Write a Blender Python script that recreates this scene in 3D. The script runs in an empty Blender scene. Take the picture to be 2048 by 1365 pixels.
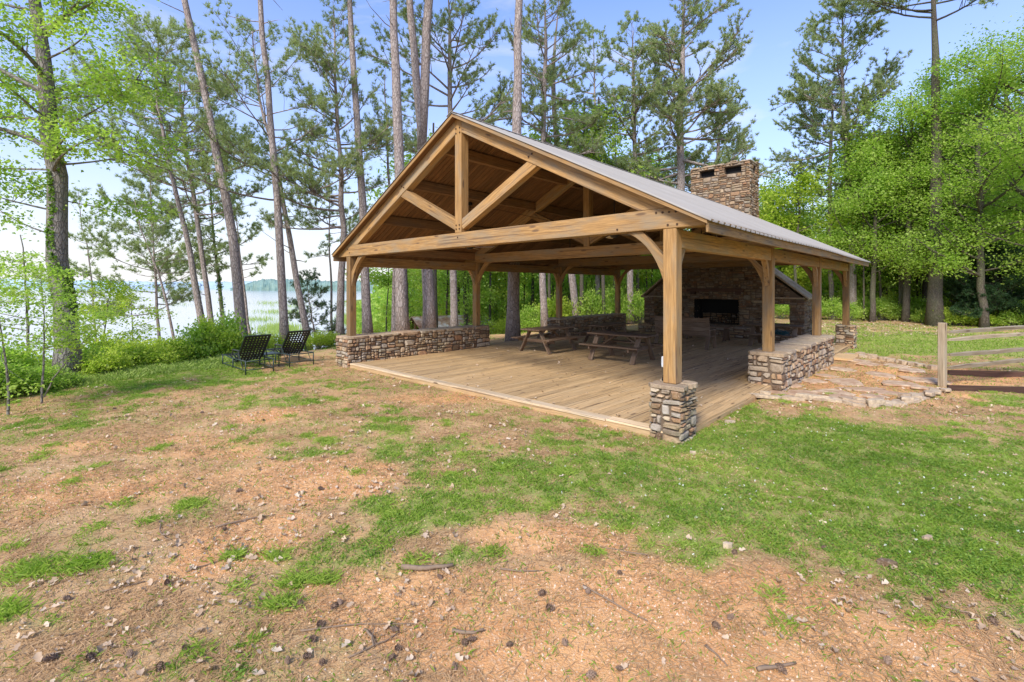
import bpy, math, random
import numpy as np
from mathutils import Vector, Matrix
random.seed(7); RNG = np.random.default_rng(7)
sc = bpy.context.scene
col = sc.collection
F = 963.0; CH = 2.15; HY = 575.0
def R(a): return math.radians(a)
def at(x, y, d): return np.array([(x-1024)/F*d, d, CH+(HY-y)/F*d])
def gp(x, y, z=0.0):
    d = F*(CH-z)/(y-HY); return np.array([(x-1024)/F*d, d])
# ---------------------------------------------------------------- noise
def _hash(ix, iy, s):
    h = (ix.astype(np.int64)*374761393 + iy.astype(np.int64)*668265263 + s*982451653) & 0xffffffff
    h = ((h ^ (h >> 13))*1274126177) & 0xffffffff
    return ((h ^ (h >> 16)) & 0xffffff)/float(0xffffff)
def vnoise(x, y, s=0):
    x = np.asarray(x, float); y = np.asarray(y, float)
    ix = np.floor(x); iy = np.floor(y); fx = x-ix; fy = y-iy
    fx = fx*fx*(3-2*fx); fy = fy*fy*(3-2*fy)
    a = _hash(ix, iy, s); b = _hash(ix+1, iy, s); c = _hash(ix, iy+1, s); d = _hash(ix+1, iy+1, s)
    return (a*(1-fx)+b*fx)*(1-fy)+(c*(1-fx)+d*fx)*fy
def fbm(x, y, s=0, o=4):
    t = 0; a = .5; n = 0
    for k in range(o):
        t = t+a*vnoise(x*2**k, y*2**k, s+k*17); n += a; a *= .5
    return t/n
# ---------------------------------------------------------------- tagging
def tag(o, label=None, cat=None, group=None, kind=None):
    if label: o['label'] = label
    if cat: o['category'] = cat
    if group: o['group'] = group
    if kind: o['kind'] = kind
    return o
def empty(name, loc=(0, 0, 0), rz=0.0, label=None, cat=None, group=None):
    o = bpy.data.objects.new(name, None); col.objects.link(o)
    o.empty_display_size = .2
    o.location = tuple(float(v) for v in loc); o.rotation_euler = (0, 0, rz)
    return tag(o, label, cat, group)
def link(name, me, mat, parent=None, bevel=0.0):
    o = bpy.data.objects.new(name, me); col.objects.link(o)
    if mat is not None and len(me.materials) == 0: me.materials.append(mat)
    if parent is not None: o.parent = parent
    if bevel:
        b = o.modifiers.new('bevel', 'BEVEL'); b.width = bevel; b.segments = 1; b.limit_method = 'ANGLE'; b.angle_limit = R(40)
    return o
def mesh_np(name, verts, faces, face_tint=None, smooth=False, pt=None):
    verts = np.ascontiguousarray(verts, dtype=np.float32); faces = np.ascontiguousarray(faces, dtype=np.int32)
    me = bpy.data.meshes.new(name)
    k = faces.shape[1]; n = len(faces)
    me.vertices.add(len(verts)); me.vertices.foreach_set('co', verts.ravel())
    me.loops.add(n*k); me.loops.foreach_set('vertex_index', faces.ravel())
    me.polygons.add(n); me.polygons.foreach_set('loop_start', np.arange(n, dtype=np.int32)*k)
    me.polygons.foreach_set('loop_total', np.full(n, k, dtype=np.int32))
    if smooth: me.polygons.foreach_set('use_smooth', np.ones(n, dtype=bool))
    if face_tint is not None:
        a = me.attributes.new('tint', 'FLOAT', 'FACE'); a.data.foreach_set('value', np.ascontiguousarray(face_tint, dtype=np.float32))
    if pt:
        for key, arr in pt.items():
            a = me.attributes.new(key, 'FLOAT', 'POINT'); a.data.foreach_set('value', np.ascontiguousarray(arr, dtype=np.float32))
    me.update(calc_edges=True)
    return me
def copy_tree(o, parent=None):
    c = o.copy(); col.objects.link(c)
    if parent is not None: c.parent = parent
    for ch in list(o.children): copy_tree(ch, c)
    return c
# ---------------------------------------------------------------- mesh builder
class MB:
    def __init__(s): s.v = []; s.f = []; s.gc = []; s.t = []
    def add(s, vs, fs, gcs=None, tint=None):
        b = len(s.v); s.v += [tuple(float(q) for q in p) for p in vs]
        s.f += [tuple(i+b for i in f) for f in fs]
        if gcs is None: gcs = vs
        s.gc += [tuple(float(q) for q in p) for p in gcs]
        if tint is None: tint = random.random()
        s.t += [tint]*len(fs)
    def beam(s, p0, p1, w, h, up=(0, 0, 1), tint=None):
        p0 = Vector(p0); p1 = Vector(p1); d = p1-p0; L = d.length; d.normalize()
        up = Vector(up)
        if abs(d.dot(up)) > .98: up = Vector((0, 1, 0))
        a = d.cross(up).normalized(); u = a.cross(d).normalized()
        o = random.uniform(-40, 40); o2 = random.uniform(-9, 9)
        vs = []; g = []
        for l in (0, 1):
            for sa, su in ((-1, -1), (1, -1), (1, 1), (-1, 1)):
                vs.append(p0+d*(L*l)+a*(sa*w/2)+u*(su*h/2)); g.append((o+L*l, o2+sa*w/2, o2+su*h/2))
        s.add(vs, [(0, 1, 2, 3), (7, 6, 5, 4), (0, 4, 5, 1), (1, 5, 6, 2), (2, 6, 7, 3), (3, 7, 4, 0)], g, tint)
    def box(s, c, sz, tint=None, ax=0):
        c = Vector(c); e = [0, 0, 0]; e[ax] = sz[ax]/2; e = Vector(e)
        if ax == 2: s.beam(c-e, c+e, sz[0], sz[1], (0, 1, 0), tint)
        elif ax == 0: s.beam(c-e, c+e, sz[1], sz[2], (0, 0, 1), tint)
        else: s.beam(c-e, c+e, sz[0], sz[2], (0, 0, 1), tint)
    def prism(s, poly, org, A, B, N, th, grain=None, tint=None):
        """poly in (a,b) coords -> org + a*A + b*B, extruded th along N (centred)."""
        org = Vector(org); A = Vector(A); B = Vector(B); N = Vector(N); n = len(poly)
        g = Vector(grain) if grain is not None else A
        g.normalize(); g2 = g.cross(N).normalized()
        o = random.uniform(-40, 40); o2 = random.uniform(-9, 9)
        vs = [org+A*a+B*b-N*(th/2) for a, b in poly]+[org+A*a+B*b+N*(th/2) for a, b in poly]
        gs = [(o+v.dot(g), o2+v.dot(g2), o2+v.dot(N)) for v in vs]
        fs = [tuple(range(n-1, -1, -1)), tuple(range(n, 2*n))]+[(i, (i+1) % n, n+(i+1) % n, n+i) for i in range(n)]
        s.add(vs, fs, gs, tint)
    def tube(s, pts, rad, n=8, cap=True, tint=None, wob=0.0):
        P = [Vector(tuple(float(q) for q in p)) for p in pts]; vs = []; g = []; fs = []; L = 0
        o = random.uniform(-20, 20)
        ref = Vector((1, 0, 0.13))
        for i, p in enumerate(P):
            d = (P[min(i+1, len(P)-1)]-P[max(i-1, 0)]).normalized()
            a = d.cross(ref)
            if a.length < .1: a = d.cross(Vector((0, 1, 0)))
            a.normalize(); b = a.cross(d)
            if i: L += (P[i]-P[i-1]).length
            r = rad[i] if hasattr(rad, '__len__') else rad
            for k in range(n):
                t = 2*math.pi*k/n; rr = r*(1+wob*random.uniform(-1, 1))
                vs.append(p+(a*math.cos(t)+b*math.sin(t))*rr); g.append((o+L, math.cos(t)*r, math.sin(t)*r))
        for i in range(len(P)-1):
            for k in range(n):
                fs.append((i*n+k, i*n+(k+1) % n, (i+1)*n+(k+1) % n, (i+1)*n+k))
        if cap:
            fs.append(tuple(range(n-1, -1, -1))); fs.append(tuple((len(P)-1)*n+k for k in range(n)))
        s.add(vs, fs, g, tint)
    def build(s, name, mat, parent=None, bevel=0.0, smooth=False):
        me = bpy.data.meshes.new(name)
        me.from_pydata(s.v, [], s.f); 
        a = me.attributes.new('gc', 'FLOAT_VECTOR', 'POINT'); a.data.foreach_set('vector', np.array(s.gc, dtype=np.float32).ravel())
        a = me.attributes.new('tint', 'FLOAT', 'FACE'); a.data.foreach_set('value', np.array(s.t, dtype=np.float32))
        if smooth: me.polygons.foreach_set('use_smooth', np.ones(len(s.f), dtype=bool))
        me.update()
        return link(name, me, mat, parent, bevel)
# ---------------------------------------------------------------- materials
class NT:
    def __init__(s, name):
        s.m = bpy.data.materials.new(name); s.m.use_nodes = True
        s.t = s.m.node_tree; s.t.nodes.clear()
        s.out = s.n('ShaderNodeOutputMaterial')
    def n(s, typ, **kw):
        nd = s.t.nodes.new(typ)
        for k, v in kw.items():
            if k.startswith('i_'):
                key = k[2:]; key = int(key) if key.isdigit() else key.replace('_', ' ')
                nd.inputs[key].default_value = v
            else: setattr(nd, k, v)
        return nd
    def l(s, a, b): s.t.links.new(a, b)
    def attr(s, name, vec=False):
        a = s.n('ShaderNodeAttribute', attribute_name=name); return a.outputs['Vector' if vec else 'Fac']
    def pos(s): return s.n('ShaderNodeNewGeometry').outputs['Position']
    def obj(s): return s.n('ShaderNodeTexCoord').outputs['Object']
    def rnd(s): return s.n('ShaderNodeObjectInfo').outputs['Random']
    def scale(s, v, sx, sy, sz):
        m = s.n('ShaderNodeVectorMath', operation='MULTIPLY'); s.l(v, m.inputs[0]); m.inputs[1].default_value = (sx, sy, sz); return m.outputs[0]
    def noise(s, v, sc_, det=4.0, rough=.55, dist=0.0):
        n = s.n('ShaderNodeTexNoise'); n.inputs['Scale'].default_value = sc_; n.inputs['Detail'].default_value = det
        n.inputs['Roughness'].default_value = rough; n.inputs['Distortion'].default_value = dist
        if v is not None: s.l(v, n.inputs['Vector'])
        return n.outputs['Fac']
    def vor(s, v, sc_, feat='F1', out='Distance', rnd=1.0):
        n = s.n('ShaderNodeTexVoronoi', feature=feat); n.inputs['Scale'].default_value = sc_; n.inputs['Randomness'].default_value = rnd
        s.l(v, n.inputs['Vector']); return n.outputs[out]
    def ramp(s, f, stops, interp='LINEAR'):
        r = s.n('ShaderNodeValToRGB'); e = r.color_ramp.elements; r.color_ramp.interpolation = interp
        e.remove(e[1]); e[0].position = stops[0][0]
        for k, (p, c) in enumerate(stops):
            q = e[0] if k == 0 else e.new(p)
            q.color = (*c, 1) if hasattr(c, '__len__') else (c, c, c, 1)
        s.l(f, r.inputs['Fac']); return r.outputs['Color']
    def math(s, op, a, b=None, c=None, clamp=False):
        m = s.n('ShaderNodeMath', operation=op); m.use_clamp = clamp
        for i, q in enumerate((a, b, c)):
            if q is None: continue
            if isinstance(q, (int, float)): m.inputs[i].default_value = q
            else: s.l(q, m.inputs[i])
        return m.outputs[0]
    def mix(s, f, a, b, mode='MIX'):
        m = s.n('ShaderNodeMix', data_type='RGBA', blend_type=mode); m.clamp_factor = True
        for sock, q in ((m.inputs[0], f), (m.inputs[6], a), (m.inputs[7], b)):
            if hasattr(q, 'is_linked'): s.l(q, sock)
            elif isinstance(q, (int, float)): sock.default_value = q
            else: sock.default_value = (*q, 1)
        return m.outputs[2]
    def bump(s, h, st=.5, dist=.02):
        b = s.n('ShaderNodeBump'); b.inputs['Strength'].default_value = st; b.inputs['Distance'].default_value = dist
        s.l(h, b.inputs['Height']); return b.outputs['Normal']
    def pbr(s, colr, rough=.8, normal=None, metal=0.0, spec=.3):
        p = s.n('ShaderNodeBsdfPrincipled')
        for sock, q in (('Base Color', colr), ('Roughness', rough), ('Metallic', metal), ('Specular IOR Level', spec)):
            if hasattr(q, 'is_linked'): s.l(q, p.inputs[sock])
            elif isinstance(q, (int, float)): p.inputs[sock].default_value = q
            else: p.inputs[sock].default_value = (*q, 1)
        if normal is not None: s.l(normal, p.inputs['Normal'])
        s.l(p.outputs[0], s.out.inputs['Surface']); return p
M = {}
def wood(name, light, dark, grey, greyamt, knots=True, rough=.75, tv=.5, sat=1.0, stain=(.12, .07, .04)):
    t = NT(name); gc = t.attr('gc', True); ti = t.attr('tint'); rn = t.rnd()
    off = t.n('ShaderNodeCombineXYZ'); t.l(t.math('MULTIPLY', rn, 37.0), off.inputs[0]); t.l(t.math('MULTIPLY', ti, 11.0), off.inputs[1])
    ad = t.n('ShaderNodeVectorMath', operation='ADD'); t.l(gc, ad.inputs[0]); t.l(off.outputs[0], ad.inputs[1]); v = ad.outputs[0]
    g1 = t.noise(t.scale(v, 1.1, 16, 16), 2.2, 5, .6, .6)
    g2 = t.noise(t.scale(v, 2.0, 70, 70), 1.6, 3, .6)
    c = t.ramp(g1, [(.28, dark), (.5, tuple((a+b)/2 for a, b in zip(light, dark))), (.72, light)])
    c = t.mix(t.math('MULTIPLY', t.ramp(g2, [(.35, 1.0), (.6, 0.0)]), .5), c, tuple(q*.55 for q in dark))
    w = t.noise(t.scale(v, .9, 3.0, 3.0), 1.3, 4, .6)
    c = t.mix(t.math('MULTIPLY', t.ramp(w, [(.45, 0.0), (.7, 1.0)]), greyamt), c, grey)
    if knots:
        kd = t.vor(t.scale(v, 1.0, 4.2, 4.2), 1.5)
        k = t.ramp(kd, [(.0, 1.0), (.09, 1.0), (.17, 0.0)])
        c = t.mix(t.math('MULTIPLY', k, .85), c, stain)
    ck = t.noise(t.scale(v, .5, 22, 22), 1.1, 2, .5, .4)
    c = t.mix(t.math('MULTIPLY', t.ramp(ck, [(.61, 0.0), (.66, 1.0)]), .7), c, stain)
    vt = t.math('ADD', t.math('ADD', t.math('MULTIPLY', ti, tv), .87-tv/2), t.math('MULTIPLY', rn, .34))
    vv = t.n('ShaderNodeCombineColor'); [t.l(vt, vv.inputs[i]) for i in range(3)]
    c = t.mix(1.0, c, vv.outputs[0], 'MULTIPLY')
    t.pbr(c, rough, t.bump(t.math('ADD', g1, t.math('MULTIPLY', g2, .6)), .45, .006)); return t.m
def leafmat(name, c1, c2, c3, trans=.45, rough=.55):
    t = NT(name); ti = t.attr('tint')
    n = t.noise(t.pos(), .55, 3, .6)
    f = t.math('ADD', t.math('MULTIPLY', ti, .65), t.math('MULTIPLY', t.math('SUBTRACT', n, .32), .8), clamp=True)
    c = t.ramp(f, [(.0, c1), (.5, c2), (1.0, c3)])
    p = t.n('ShaderNodeBsdfPrincipled'); t.l(c, p.inputs['Base Color']); p.inputs['Roughness'].default_value = rough; p.inputs['Specular IOR Level'].default_value = .25
    tr = t.n('ShaderNodeBsdfTranslucent'); t.l(t.mix(.5, c, (.5, .75, .1), 'OVERLAY'), tr.inputs['Color'])
    mx = t.n('ShaderNodeMixShader'); mx.inputs[0].default_value = trans
    t.l(p.outputs[0], mx.inputs[1]); t.l(tr.outputs[0], mx.inputs[2]); t.l(mx.outputs[0], t.out.inputs['Surface']); return t.m
def stonemat(name, dark=1.0, soot=False, cap=False):
    t = NT(name); ti = t.attr('tint'); p = t.pos()
    c = t.ramp(ti, [(0, (.11, .07, .045)), (.12, (.28, .175, .10)), (.26, (.40, .285, .17)), (.40, (.33, .30, .265)), (.52, (.46, .37, .26)), (.64, (.38, .20, .105)), (.76, (.56, .455, .32)), (.88, (.40, .37, .33)), (1, (.19, .125, .085))])
    if cap: c = t.mix(.6, c, (.33, .29, .23))
    n1 = t.noise(p, 9, 6, .65); n2 = t.noise(p, 45, 4, .6); n3 = t.noise(p, 2.2, 4, .6)
    c = t.mix(t.ramp(n1, [(.32, .5), (.55, 0.0)]), c, (.10, .07, .05))
    c = t.mix(t.math('MULTIPLY', t.ramp(n2, [(.5, 0.0), (.72, 1.0)]), .35), c, (.55, .48, .38))
    c = t.mix(t.math('MULTIPLY', t.ramp(n3, [(.52, 0.0), (.68, 1.0)]), .35), c, (.17, .19, .11))
    c = t.mix(1.0, c, (1.04, .97, .88), 'MULTIPLY')
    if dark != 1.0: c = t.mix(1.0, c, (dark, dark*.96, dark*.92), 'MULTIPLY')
    t.pbr(c, .9, t.bump(t.math('ADD', n1, t.math('MULTIPLY', n2, .5)), .8, .02)); return t.m
def flat(name, c, rough=.6, metal=0.0, spec=.4, var=.15, scale=8):
    t = NT(name); n = t.noise(t.pos(), scale, 4, .6)
    cc = t.mix(n, tuple(q*(1-var) for q in c), tuple(min(1, q*(1+var)) for q in c))
    t.pbr(cc, rough, t.bump(n, .15, .01), metal, spec); return t.m
M['timber'] = wood('timber', (.50, .29, .11), (.27, .145, .05), (.24, .19, .125), .9)
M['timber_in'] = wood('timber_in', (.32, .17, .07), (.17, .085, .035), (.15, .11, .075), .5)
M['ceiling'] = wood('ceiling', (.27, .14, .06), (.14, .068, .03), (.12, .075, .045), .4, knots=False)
M['deck'] = wood('deck', (.68, .45, .225), (.48, .31, .145), (.52, .38, .22), .5, tv=.3, rough=.8)
M['deck_edge'] = wood('deck_edge', (.68, .52, .33), (.5, .35, .2), (.5, .43, .33), .4)
M['table'] = wood('table', (.24, .15, .09), (.12, .075, .045), (.24, .185, .135), .55)
M['fence'] = wood('fence', (.40, .31, .20), (.22, .165, .10), (.34, .29, .21), .6)
M['brownboard'] = wood('brownboard', (.12, .06, .04), (.07, .035, .025), (.1, .07, .05), .3, knots=False)
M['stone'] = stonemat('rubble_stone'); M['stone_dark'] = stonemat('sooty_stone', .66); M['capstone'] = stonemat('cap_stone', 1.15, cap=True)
t = NT('pale_stone'); ti = t.attr('tint'); p = t.pos(); n = t.noise(p, 14, 5, .65)
c = t.ramp(ti, [(0, (.50, .37, .24)), (.5, (.60, .47, .31)), (1, (.40, .28, .18))])
c = t.mix(t.ramp(n, [(.35, .7), (.6, 0.0)]), c, (.25, .19, .14)); t.pbr(c, .9, t.bump(n, .7, .02)); M['palestone'] = t.m
t = NT('flagstone'); p = t.pos(); n = t.noise(p, 6, 5, .65); ti = t.attr('tint')
c = t.ramp(ti, [(0, (.55, .38, .24)), (.5, (.62, .47, .31)), (1, (.48, .33, .21))])
c = t.mix(t.ramp(n, [(.4, .8), (.62, 0.0)]), c, (.34, .19, .11)); t.pbr(c, .9, t.bump(n, .5, .01)); M['flag'] = t.m
M['mortar'] = flat('mortar', (.15, .105, .07), .95)
M['black'] = flat('soot_and_shade_black', (.012, .011, .01), .9)
M['darkmetal'] = flat('dark_green_metal', (.018, .035, .03), .45, 0, .5)
M['strap'] = flat('black_webbing', (.014, .016, .018), .55)
M['arm'] = flat('bronze_metal', (.05, .05, .045), .5)
M['fanmetal'] = flat('bronze_fan', (.02, .016, .013), .4, .3)
M['fanblade'] = flat('pale_fan_blade', (.55, .45, .33), .5)
M['greybox'] = flat('grey_box', (.55, .56, .58), .4)
M['peg'] = flat('wood_peg', (.06, .03, .015), .8)
M['hose'] = flat('teal_hose', (.01, .06, .07), .4)
M['white'] = flat('clover_white', (.8, .8, .72), .8, var=.05)
# metal roof
t = NT('ribbed_metal'); o = t.obj(); n1 = t.noise(t.scale(o, 1, 1, 1), .9, 5, .6); n2 = t.noise(t.scale(o, 3, 30, 3), 1.0, 4, .6)
c = t.mix(n1, (.26, .235, .20), (.39, .36, .315)); c = t.mix(t.math('MULTIPLY', t.ramp(n2, [(.5, 0.0), (.75, 1.0)]), .25), c, (.34, .27, .2))
t.pbr(c, .62, t.bump(n2, .1, .003), 0, .3); M['roof'] = t.m
t = NT('rusty_roof'); o = t.pos(); n1 = t.noise(o, .9, 5, .65); c = t.ramp(n1, [(.40, (.62, .60, .58)), (.5, (.42, .28, .2)), (.62, (.26, .12, .07))])
t.pbr(c, .7, None, .1); M['rust'] = t.m
# bark
def bark(name, a, b, c3, sc_=1.0, moss=0.0):
    t = NT(name); gc = t.attr('gc', True); rn = t.rnd()
    off = t.n('ShaderNodeCombineXYZ'); t.l(t.math('MULTIPLY', rn, 50.0), off.inputs[0])
    ad = t.n('ShaderNodeVectorMath', operation='ADD'); t.l(gc, ad.inputs[0]); t.l(off.outputs[0], ad.inputs[1])
    v = t.scale(ad.outputs[0], 3.3*sc_, 9*sc_, 9*sc_)
    d = t.vor(v, 1.6, 'DISTANCE_TO_EDGE', 'Distance'); cl = t.vor(v, 1.6, 'F1', 'Color')
    n = t.noise(v, 1.3, 5, .65); n3 = t.noise(t.scale(ad.outputs[0], .6, 1, 1), 1.2, 3)
    cc = t.mix(n, a, b); sp = t.n('ShaderNodeSeparateColor'); t.l(cl, sp.inputs[0])
    cc = t.mix(t.math('MULTIPLY', sp.outputs[0], .45), cc, c3)
    cc = t.mix(t.math('MULTIPLY', t.ramp(d, [(.0, .8), (.12, 0.0)]), t.ramp(n, [(.3, .35), (.6, 1.0)])), cc, tuple(q*.3 for q in a))
    if moss: cc = t.mix(t.math('MULTIPLY', t.ramp(n3, [(.45, 0.0), (.6, 1.0)]), moss), cc, (.10, .13, .05))
    t.pbr(cc, .95, t.bump(t.math('ADD', t.math('MINIMUM', d, .15), t.math('MULTIPLY', n, .1)), 1.0, .08)); return t.m
M['pinebark'] = bark('pine_bark', (.20, .15, .125), (.38, .305, .26), (.50, .44, .41))
M['greybark'] = bark('grey_bark', (.15, .125, .10), (.27, .235, .20), (.33, .31, .27), 1.2, .25)
M['darkbark'] = bark('dark_bark', (.08, .065, .05), (.15, .12, .09), (.18, .15, .12), 1.2, .3)
M['needles'] = leafmat('pine_needles', (.22, .25, .13), (.37, .41, .20), (.55, .56, .31), .5)
M['needles_pale'] = leafmat('pale_needles', (.09, .14, .08), (.14, .20, .10), (.2, .26, .13), .3)
M['cedar'] = leafmat('cedar', (.025, .06, .025), (.05, .10, .035), (.09, .15, .05), .2)
M['leaf'] = leafmat('spring_leaf', (.24, .37, .06), (.44, .58, .11), (.66, .74, .24), .58)
M['leaf_y'] = leafmat('yellow_leaf', (.31, .42, .05), (.52, .62, .09), (.70, .72, .18), .55)
M['leaf_d'] = leafmat('wood_leaf', (.22, .33, .06), (.42, .54, .10), (.64, .71, .21), .6)
M['ivy'] = leafmat('ivy_leaf', (.09, .18, .022), (.19, .32, .045), (.32, .45, .075), .4)
M['grass'] = leafmat('grass_blade', (.15, .24, .03), (.30, .42, .06), (.54, .57, .15), .45)
M['weed'] = leafmat('weed_blade', (.16, .23, .05), (.32, .42, .09), (.50, .52, .2), .4)
M['dryleaf'] = leafmat('dry_leaf', (.36, .24, .15), (.56, .41, .28), (.74, .61, .46), .15, .8)
M['straw'] = leafmat('pine_straw', (.26, .15, .075), (.50, .30, .14), (.74, .50, .27), .1, .8)
M['cone'] = flat('pine_cone', (.24, .16, .11), .9, var=.5, scale=60)
M['twig'] = flat('twig_bark', (.23, .16, .105), .9, var=.35, scale=40)
# ---------------------------------------------------------------- terrain
EDGE = np.array([(-11, -30), (-10.2, 4), (-9.9, 8), (-9.2, 10.2), (-7.5, 12.2), (-6.5, 15.2), (-4.6, 18.3), (0, 21.5), (6, 26.5), (13, 33), (30, 48), (90, 90)], float)
def edge_dist(x, y):
    x = np.asarray(x, float); y = np.asarray(y, float)
    best = np.full(x.shape, 1e9); sg = np.ones(x.shape)
    for a, b in zip(EDGE[:-1], EDGE[1:]):
        d = b-a; L2 = d@d
        t = np.clip(((x-a[0])*d[0]+(y-a[1])*d[1])/L2, 0, 1)
        qx = x-(a[0]+t*d[0]); qy = y-(a[1]+t*d[1]); dist = np.hypot(qx, qy)
        cr = d[0]*(y-a[1])-d[1]*(x-a[0])
        m = dist < best; best = np.where(m, dist, best); sg = np.where(m, np.sign(cr), sg)
    return best*sg
P1 = np.array([2.34, 7.02]); UD = np.array([-.729, .6845]); VD = np.array([.6845, .729])
def st(x, y):
    rx = x-P1[0]; ry = y-P1[1]; return rx*UD[0]+ry*UD[1], rx*VD[0]+ry*VD[1]
def ss(a, b, x):
    t = np.clip((x-a)/(b-a), 0, 1); return t*t*(3-2*t)
def H(x, y):
    x = np.asarray(x, float); y = np.asarray(y, float)
    e = edge_dist(x, y)
    A = 7.2-4.9*ss(-2, 14, x)
    h = -A*ss(-.5, 27, e)
    far = ss(60, 400, y)*ss(20, 120, x)*4.0
    h = h+far
    n = (fbm(x*.5, y*.5, 3, 4)-.5)*.22*ss(6, 14, np.hypot(x, y)) + (fbm(x*1.3, y*1.3, 9, 4)-.5)*.07+(fbm(x*7, y*7, 5, 3)-.5)*.018
    s, t_ = st(x, y)
    ins = ss(-1.6, -.1, s)*ss(-1.6, -.1, t_)*(1-ss(9.5, 11, s))*(1-ss(15, 16.5, t_))
    n = n*(1-ins)-.035*ins
    return h+n+.045*ss(-1.6, -.5, s)*(1-ss(-.3, -.15, s))*ss(.2, 1.0, t_)*(1-ss(3.6, 4.4, t_))+.02*ss(-1.2, -.4, t_)*(1-ss(-.35, -.2, t_))*ss(0, 1, s)*(1-ss(8, 9, s))
def Hf(x, y): return float(H(np.array([x]), np.array([y]))[0])
def patch(px, py, rx, ry, z=0.0):
    c = gp(px, py); a = gp(px, py+ry); b = gp(px, max(py-ry, HY+30)); return c[0], c[1], rx*c[1]/F, (b[1]-a[1])/2
GREEN = [(1750, 945, 480, 125, 1.25), (2000, 1060, 330, 120, 1.1), (1500, 990, 330, 110, .95), (1150, 945, 330, 65, .85), (760, 900, 200, 28, .65), (1400, 1040, 300, 60, .7), (1800, 1110, 250, 60, .7),
         (850, 1010, 170, 50, .6), (700, 1090, 130, 60, .3), (560, 1190, 90, 60, .2), (350, 1020, 45, 20, .3), (60, 1140, 70, 45, .15), (520, 895, 70, 25, .5), (1130, 880, 120, 20, .45),
         (750, 845, 90, 14, .35), (600, 805, 60, 12, .45), (1030, 848, 60, 12, .35), (320, 765, 160, 26, .75), (430, 742, 120, 20, .8), (60, 850, 120, 40, .35), (0, 930, 60, 30, .4), (620, 1250, 180, 60, .12), (230, 1230, 200, 90, .12), (470, 1010, 150, 30, .2),
         (1950, 690, 300, 26, .9), (1780, 675, 110, 12, .8), (1850, 700, 180, 12, 1.0), (1640, 860, 170, 50, .6), (700, 770, 50, 8, .4), (100, 1260, 60, 25, .4), (1650, 1180, 140, 30, .4), (1900, 1000, 300, 110, 1.25), (1650, 960, 260, 70, 1.2), (900, 1120, 80, 25, .35), (2050, 800, 90, 12, .8)]
BARE = [(640, 955, 140, 42, 1), (480, 1085, 110, 60, .9), (1120, 1075, 170, 35, .8), (1300, 1200, 400, 90, .85), (900, 1230, 260, 60, .8), (1700, 1290, 300, 80, .8), (700, 1180, 90, 30, .6), (880, 795, 130, 12, .6), (520, 835, 60, 14, .8), (400, 960, 120, 25, .5), (60, 980, 90, 30, .6), (1280, 1330, 500, 60, .6), (1700, 805, 100, 12, .35), (1430, 925, 90, 25, .6), (1950, 755, 120, 14, .8), (1690, 765, 150, 34, .6), (1800, 750, 110, 26, .6), (300, 900, 260, 30, .45), (130, 980, 200, 50, .45)]
GW = [(*patch(a, b, c, d), w) for a, b, c, d, w in GREEN]; BW = [(*patch(a, b, c, d), w) for a, b, c, d, w in BARE]
def blob(L, x, y):
    o = np.zeros(np.shape(x))
    for cx, cy, rx, ry, w in L:
        q = ((x-cx)/(rx*1.15))**2+((y-cy)/(ry*1.15))**2; o = np.maximum(o, w*np.exp(-q*q*.7-q*.35))
    return o
def green(x, y):
    g = blob(GW, x, y); b = blob(BW, x, y)
    n = fbm(x*1.1, y*1.1, 21, 4); n2 = fbm(x*4.5, y*4.5, 33, 3)
    e = edge_dist(x, y)
    g = .15+g*.92-.7*b+(n-.5)*1.0*(.6+.4*np.clip(g*2, 0, 1))*(1-.85*ss(.6, 1.0, g))+(n2-.5)*1.5*(1-.7*ss(.6, 1.0, g))
    g = g+.8*ss(.2, 2.5, x-1.03*y)*ss(2.5, 6, y+.3*x)*(y > 1)*(1-ss(27, 30, y))
    g = g+.45*ss(1.0, 3.2, e)+.35*ss(20, 26, y)*ss(8, 12, x)*(1-ss(27, 30, y))
    s, t_ = st(x, y)
    ins = (s > -.05)*(t_ > -.2)*(s < 9.8)*(t_ < 15)
    return np.clip(np.where(ins, 0, g), 0, 1.2)
def axis(lo, hi, dx, gl, gh, far_lo, far_hi):
    a = list(np.arange(lo, hi, dx)); q = dx; v = a[-1]
    while v < far_hi: q *= gh; v += q; a.append(v)
    q = dx; v = lo; pre = []
    while v > far_lo: q *= gl; v -= q; pre.append(v)
    return np.array(pre[::-1]+a)
ax = axis(-8, 9, .06, 1.035, 1.03, -2600, 2600); ay = axis(1.8, 13, .06, 1.2, 1.022, -60, 3200)
X, Y = np.meshgrid(ax, ay); Z = H(X, Y)
nx, ny = len(ax), len(ay)
idx = np.arange(nx*ny).reshape(ny, nx)
fc = np.stack([idx[:-1, :-1], idx[:-1, 1:], idx[1:, 1:], idx[1:, :-1]], -1).reshape(-1, 4)
xr, yr = X.ravel(), Y.ravel()
gm = green(xr, yr); bm = np.clip(blob(BW, xr, yr)*1.1+(fbm(xr*2, yr*2, 51, 4)-.5)*.9, 0, 1)
me = mesh_np('ground', np.stack([xr, yr, Z.ravel()], 1), fc, smooth=True, pt={'green': gm, 'bare': bm, 'wild': ss(1, 5, edge_dist(xr, yr))*.9+ss(24, 30, yr)*.6})
t = NT('ground'); p = t.pos(); g = t.attr('green'); b = t.attr('bare'); wl = t.attr('wild')
n0 = t.noise(p, 1.3, 5, .6); n1 = t.noise(p, 11, 6, .7); n2 = t.noise(p, 60, 4, .7); n3 = t.noise(p, 170, 3, .6)
straw = t.mix(n1, (.46, .265, .11), (.70, .45, .215)); straw = t.mix(t.ramp(n2, [(.45, 0.0), (.65, .7)]), straw, (.55, .40, .26))
clay = t.mix(n1, (.74, .36, .135), (.89, .53, .235)); clay = t.mix(t.ramp(n0, [(.42, 0.0), (.6, .6)]), clay, (.60, .26, .10))
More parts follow.
